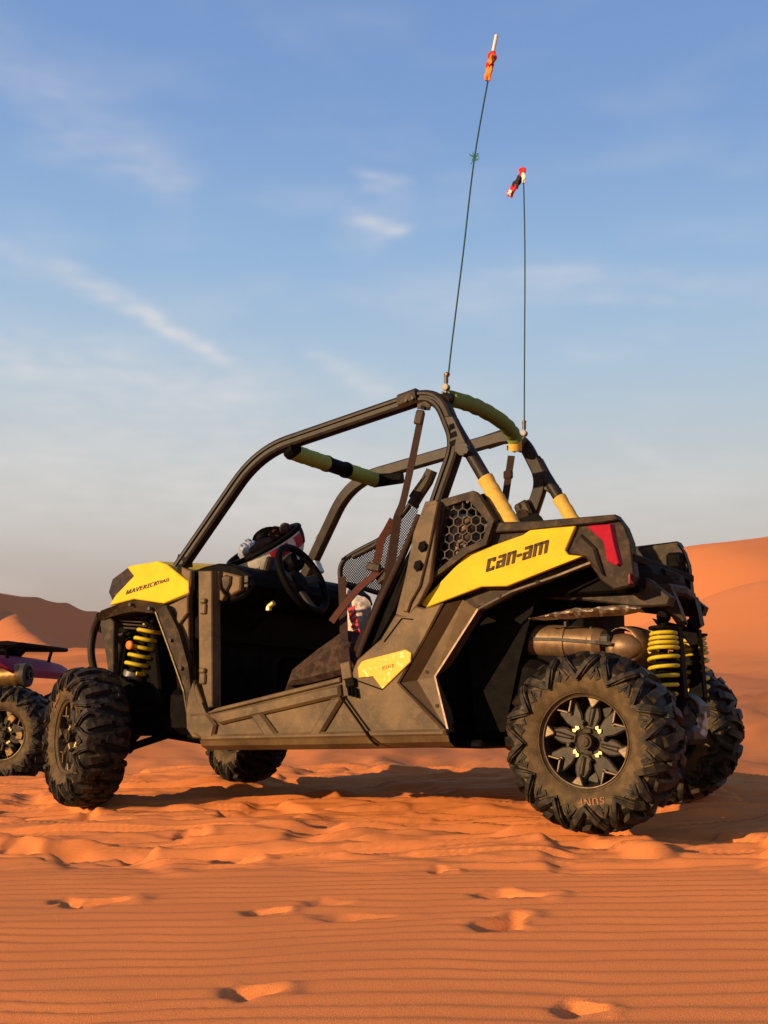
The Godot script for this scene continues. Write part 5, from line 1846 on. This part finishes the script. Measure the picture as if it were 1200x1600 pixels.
func make_shrub(px: float, u: float, size: float, label: String, sd: int) -> void:
	var w := u * (px - 600.0) / 1771.0
	var x := 2.61 - 0.528 * u + 0.849 * w
	var z := 4.22 - 0.849 * u - 0.528 * w
	var s := node("shrub", self, Vector3(x, sand(x, z) - .03, z))
	tag(s, label, "shrub", "dry shrubs at the foot of the dune")
	var rng := RandomNumberGenerator.new()
	rng.seed = sd
	var m := M.new()
	var lf := M.new()
	for k in 60:
		var a := rng.randf() * TAU
		var t := Vector3(cos(a) * rng.randf_range(.2, .9), rng.randf_range(.3, 1.0), sin(a) * rng.randf_range(.2, .9)) * size
		m.tube([Vector3.ZERO, t * .5 + Vector3(0, size * .1, 0), t], .012 * size, 4)
		for i in 6:
			var p := t * rng.randf_range(.4, 1.0) + Vector3(rng.randf_range(-.1, .1), rng.randf_range(-.05, .12), rng.randf_range(-.1, .1)) * size
			lf.tri(p, p + Vector3(rng.randf_range(-.1, .1), .12, rng.randf_range(-.1, .1)) * size, p + Vector3(rng.randf_range(-.1, .1), .03, rng.randf_range(-.1, .1)) * size)
	obj("stem", s, [m, "twig"])
	obj("foliage", s, [lf, "twig"])


func _ready() -> void:
	var cam := Camera3D.new()
	cam.name = "camera"
	cam.transform = Transform3D(Basis(Vector3(0.85060, 0.01265, -0.52566), Vector3(0.08143, 0.98448, 0.15546), Vector3(0.51946, -0.17504, 0.83637)), Vector3(2.6092, 0.4220, 4.2195))
	cam.fov = 48.620
	cam.near = 0.05
	cam.far = 5000.0
	add_child(cam)
	cam.current = true
	var exposure := 1.5
	var env := Environment.new()
	env.background_mode = Environment.BG_SKY
	var ps := PanoramaSkyMaterial.new()
	ps.panorama = make_sky()
	ps.energy_multiplier = 1.0 / exposure
	env.sky = Sky.new()
	env.sky.sky_material = ps
	env.tonemap_mode = Environment.TONE_MAPPER_LINEAR
	env.tonemap_exposure = exposure
	env.sdfgi_enabled = true
	env.ssao_enabled = true
	env.ssil_enabled = true
	env.fog_enabled = true
	env.fog_density = 0.0001
	env.fog_light_color = Color(.78, .74, .74)
	var we := WorldEnvironment.new()
	we.name = "environment"
	we.environment = env
	add_child(we)
	var sun := DirectionalLight3D.new()
	sun.name = "sun"
	sun.light_energy = 1.6
	sun.light_color = lin(1.0, .68, .36)
	sun.light_angular_distance = 0.5
	sun.shadow_enabled = true
	var az := deg_to_rad(26.0)
	var el := deg_to_rad(12.5)
	sun.look_at_from_position(Vector3(-sin(az) * cos(el), sin(el), cos(az) * cos(el)), Vector3.ZERO)
	add_child(sun)
	make_materials()
	make_ground()
	make_buggy()
	make_whips()
	make_helmet()
	make_bag()
	make_quad()
	make_shrub(99, 58.0, .26, "dry shrub farthest left, seen past the red quad bike's rear rack", 3)
	make_shrub(109, 60.0, .30, "dry shrub between two others at the foot of the dark dune", 5)
	make_shrub(123, 62.0, .34, "dry shrub nearest the buggy's front wheel at the foot of the dark dune", 8)
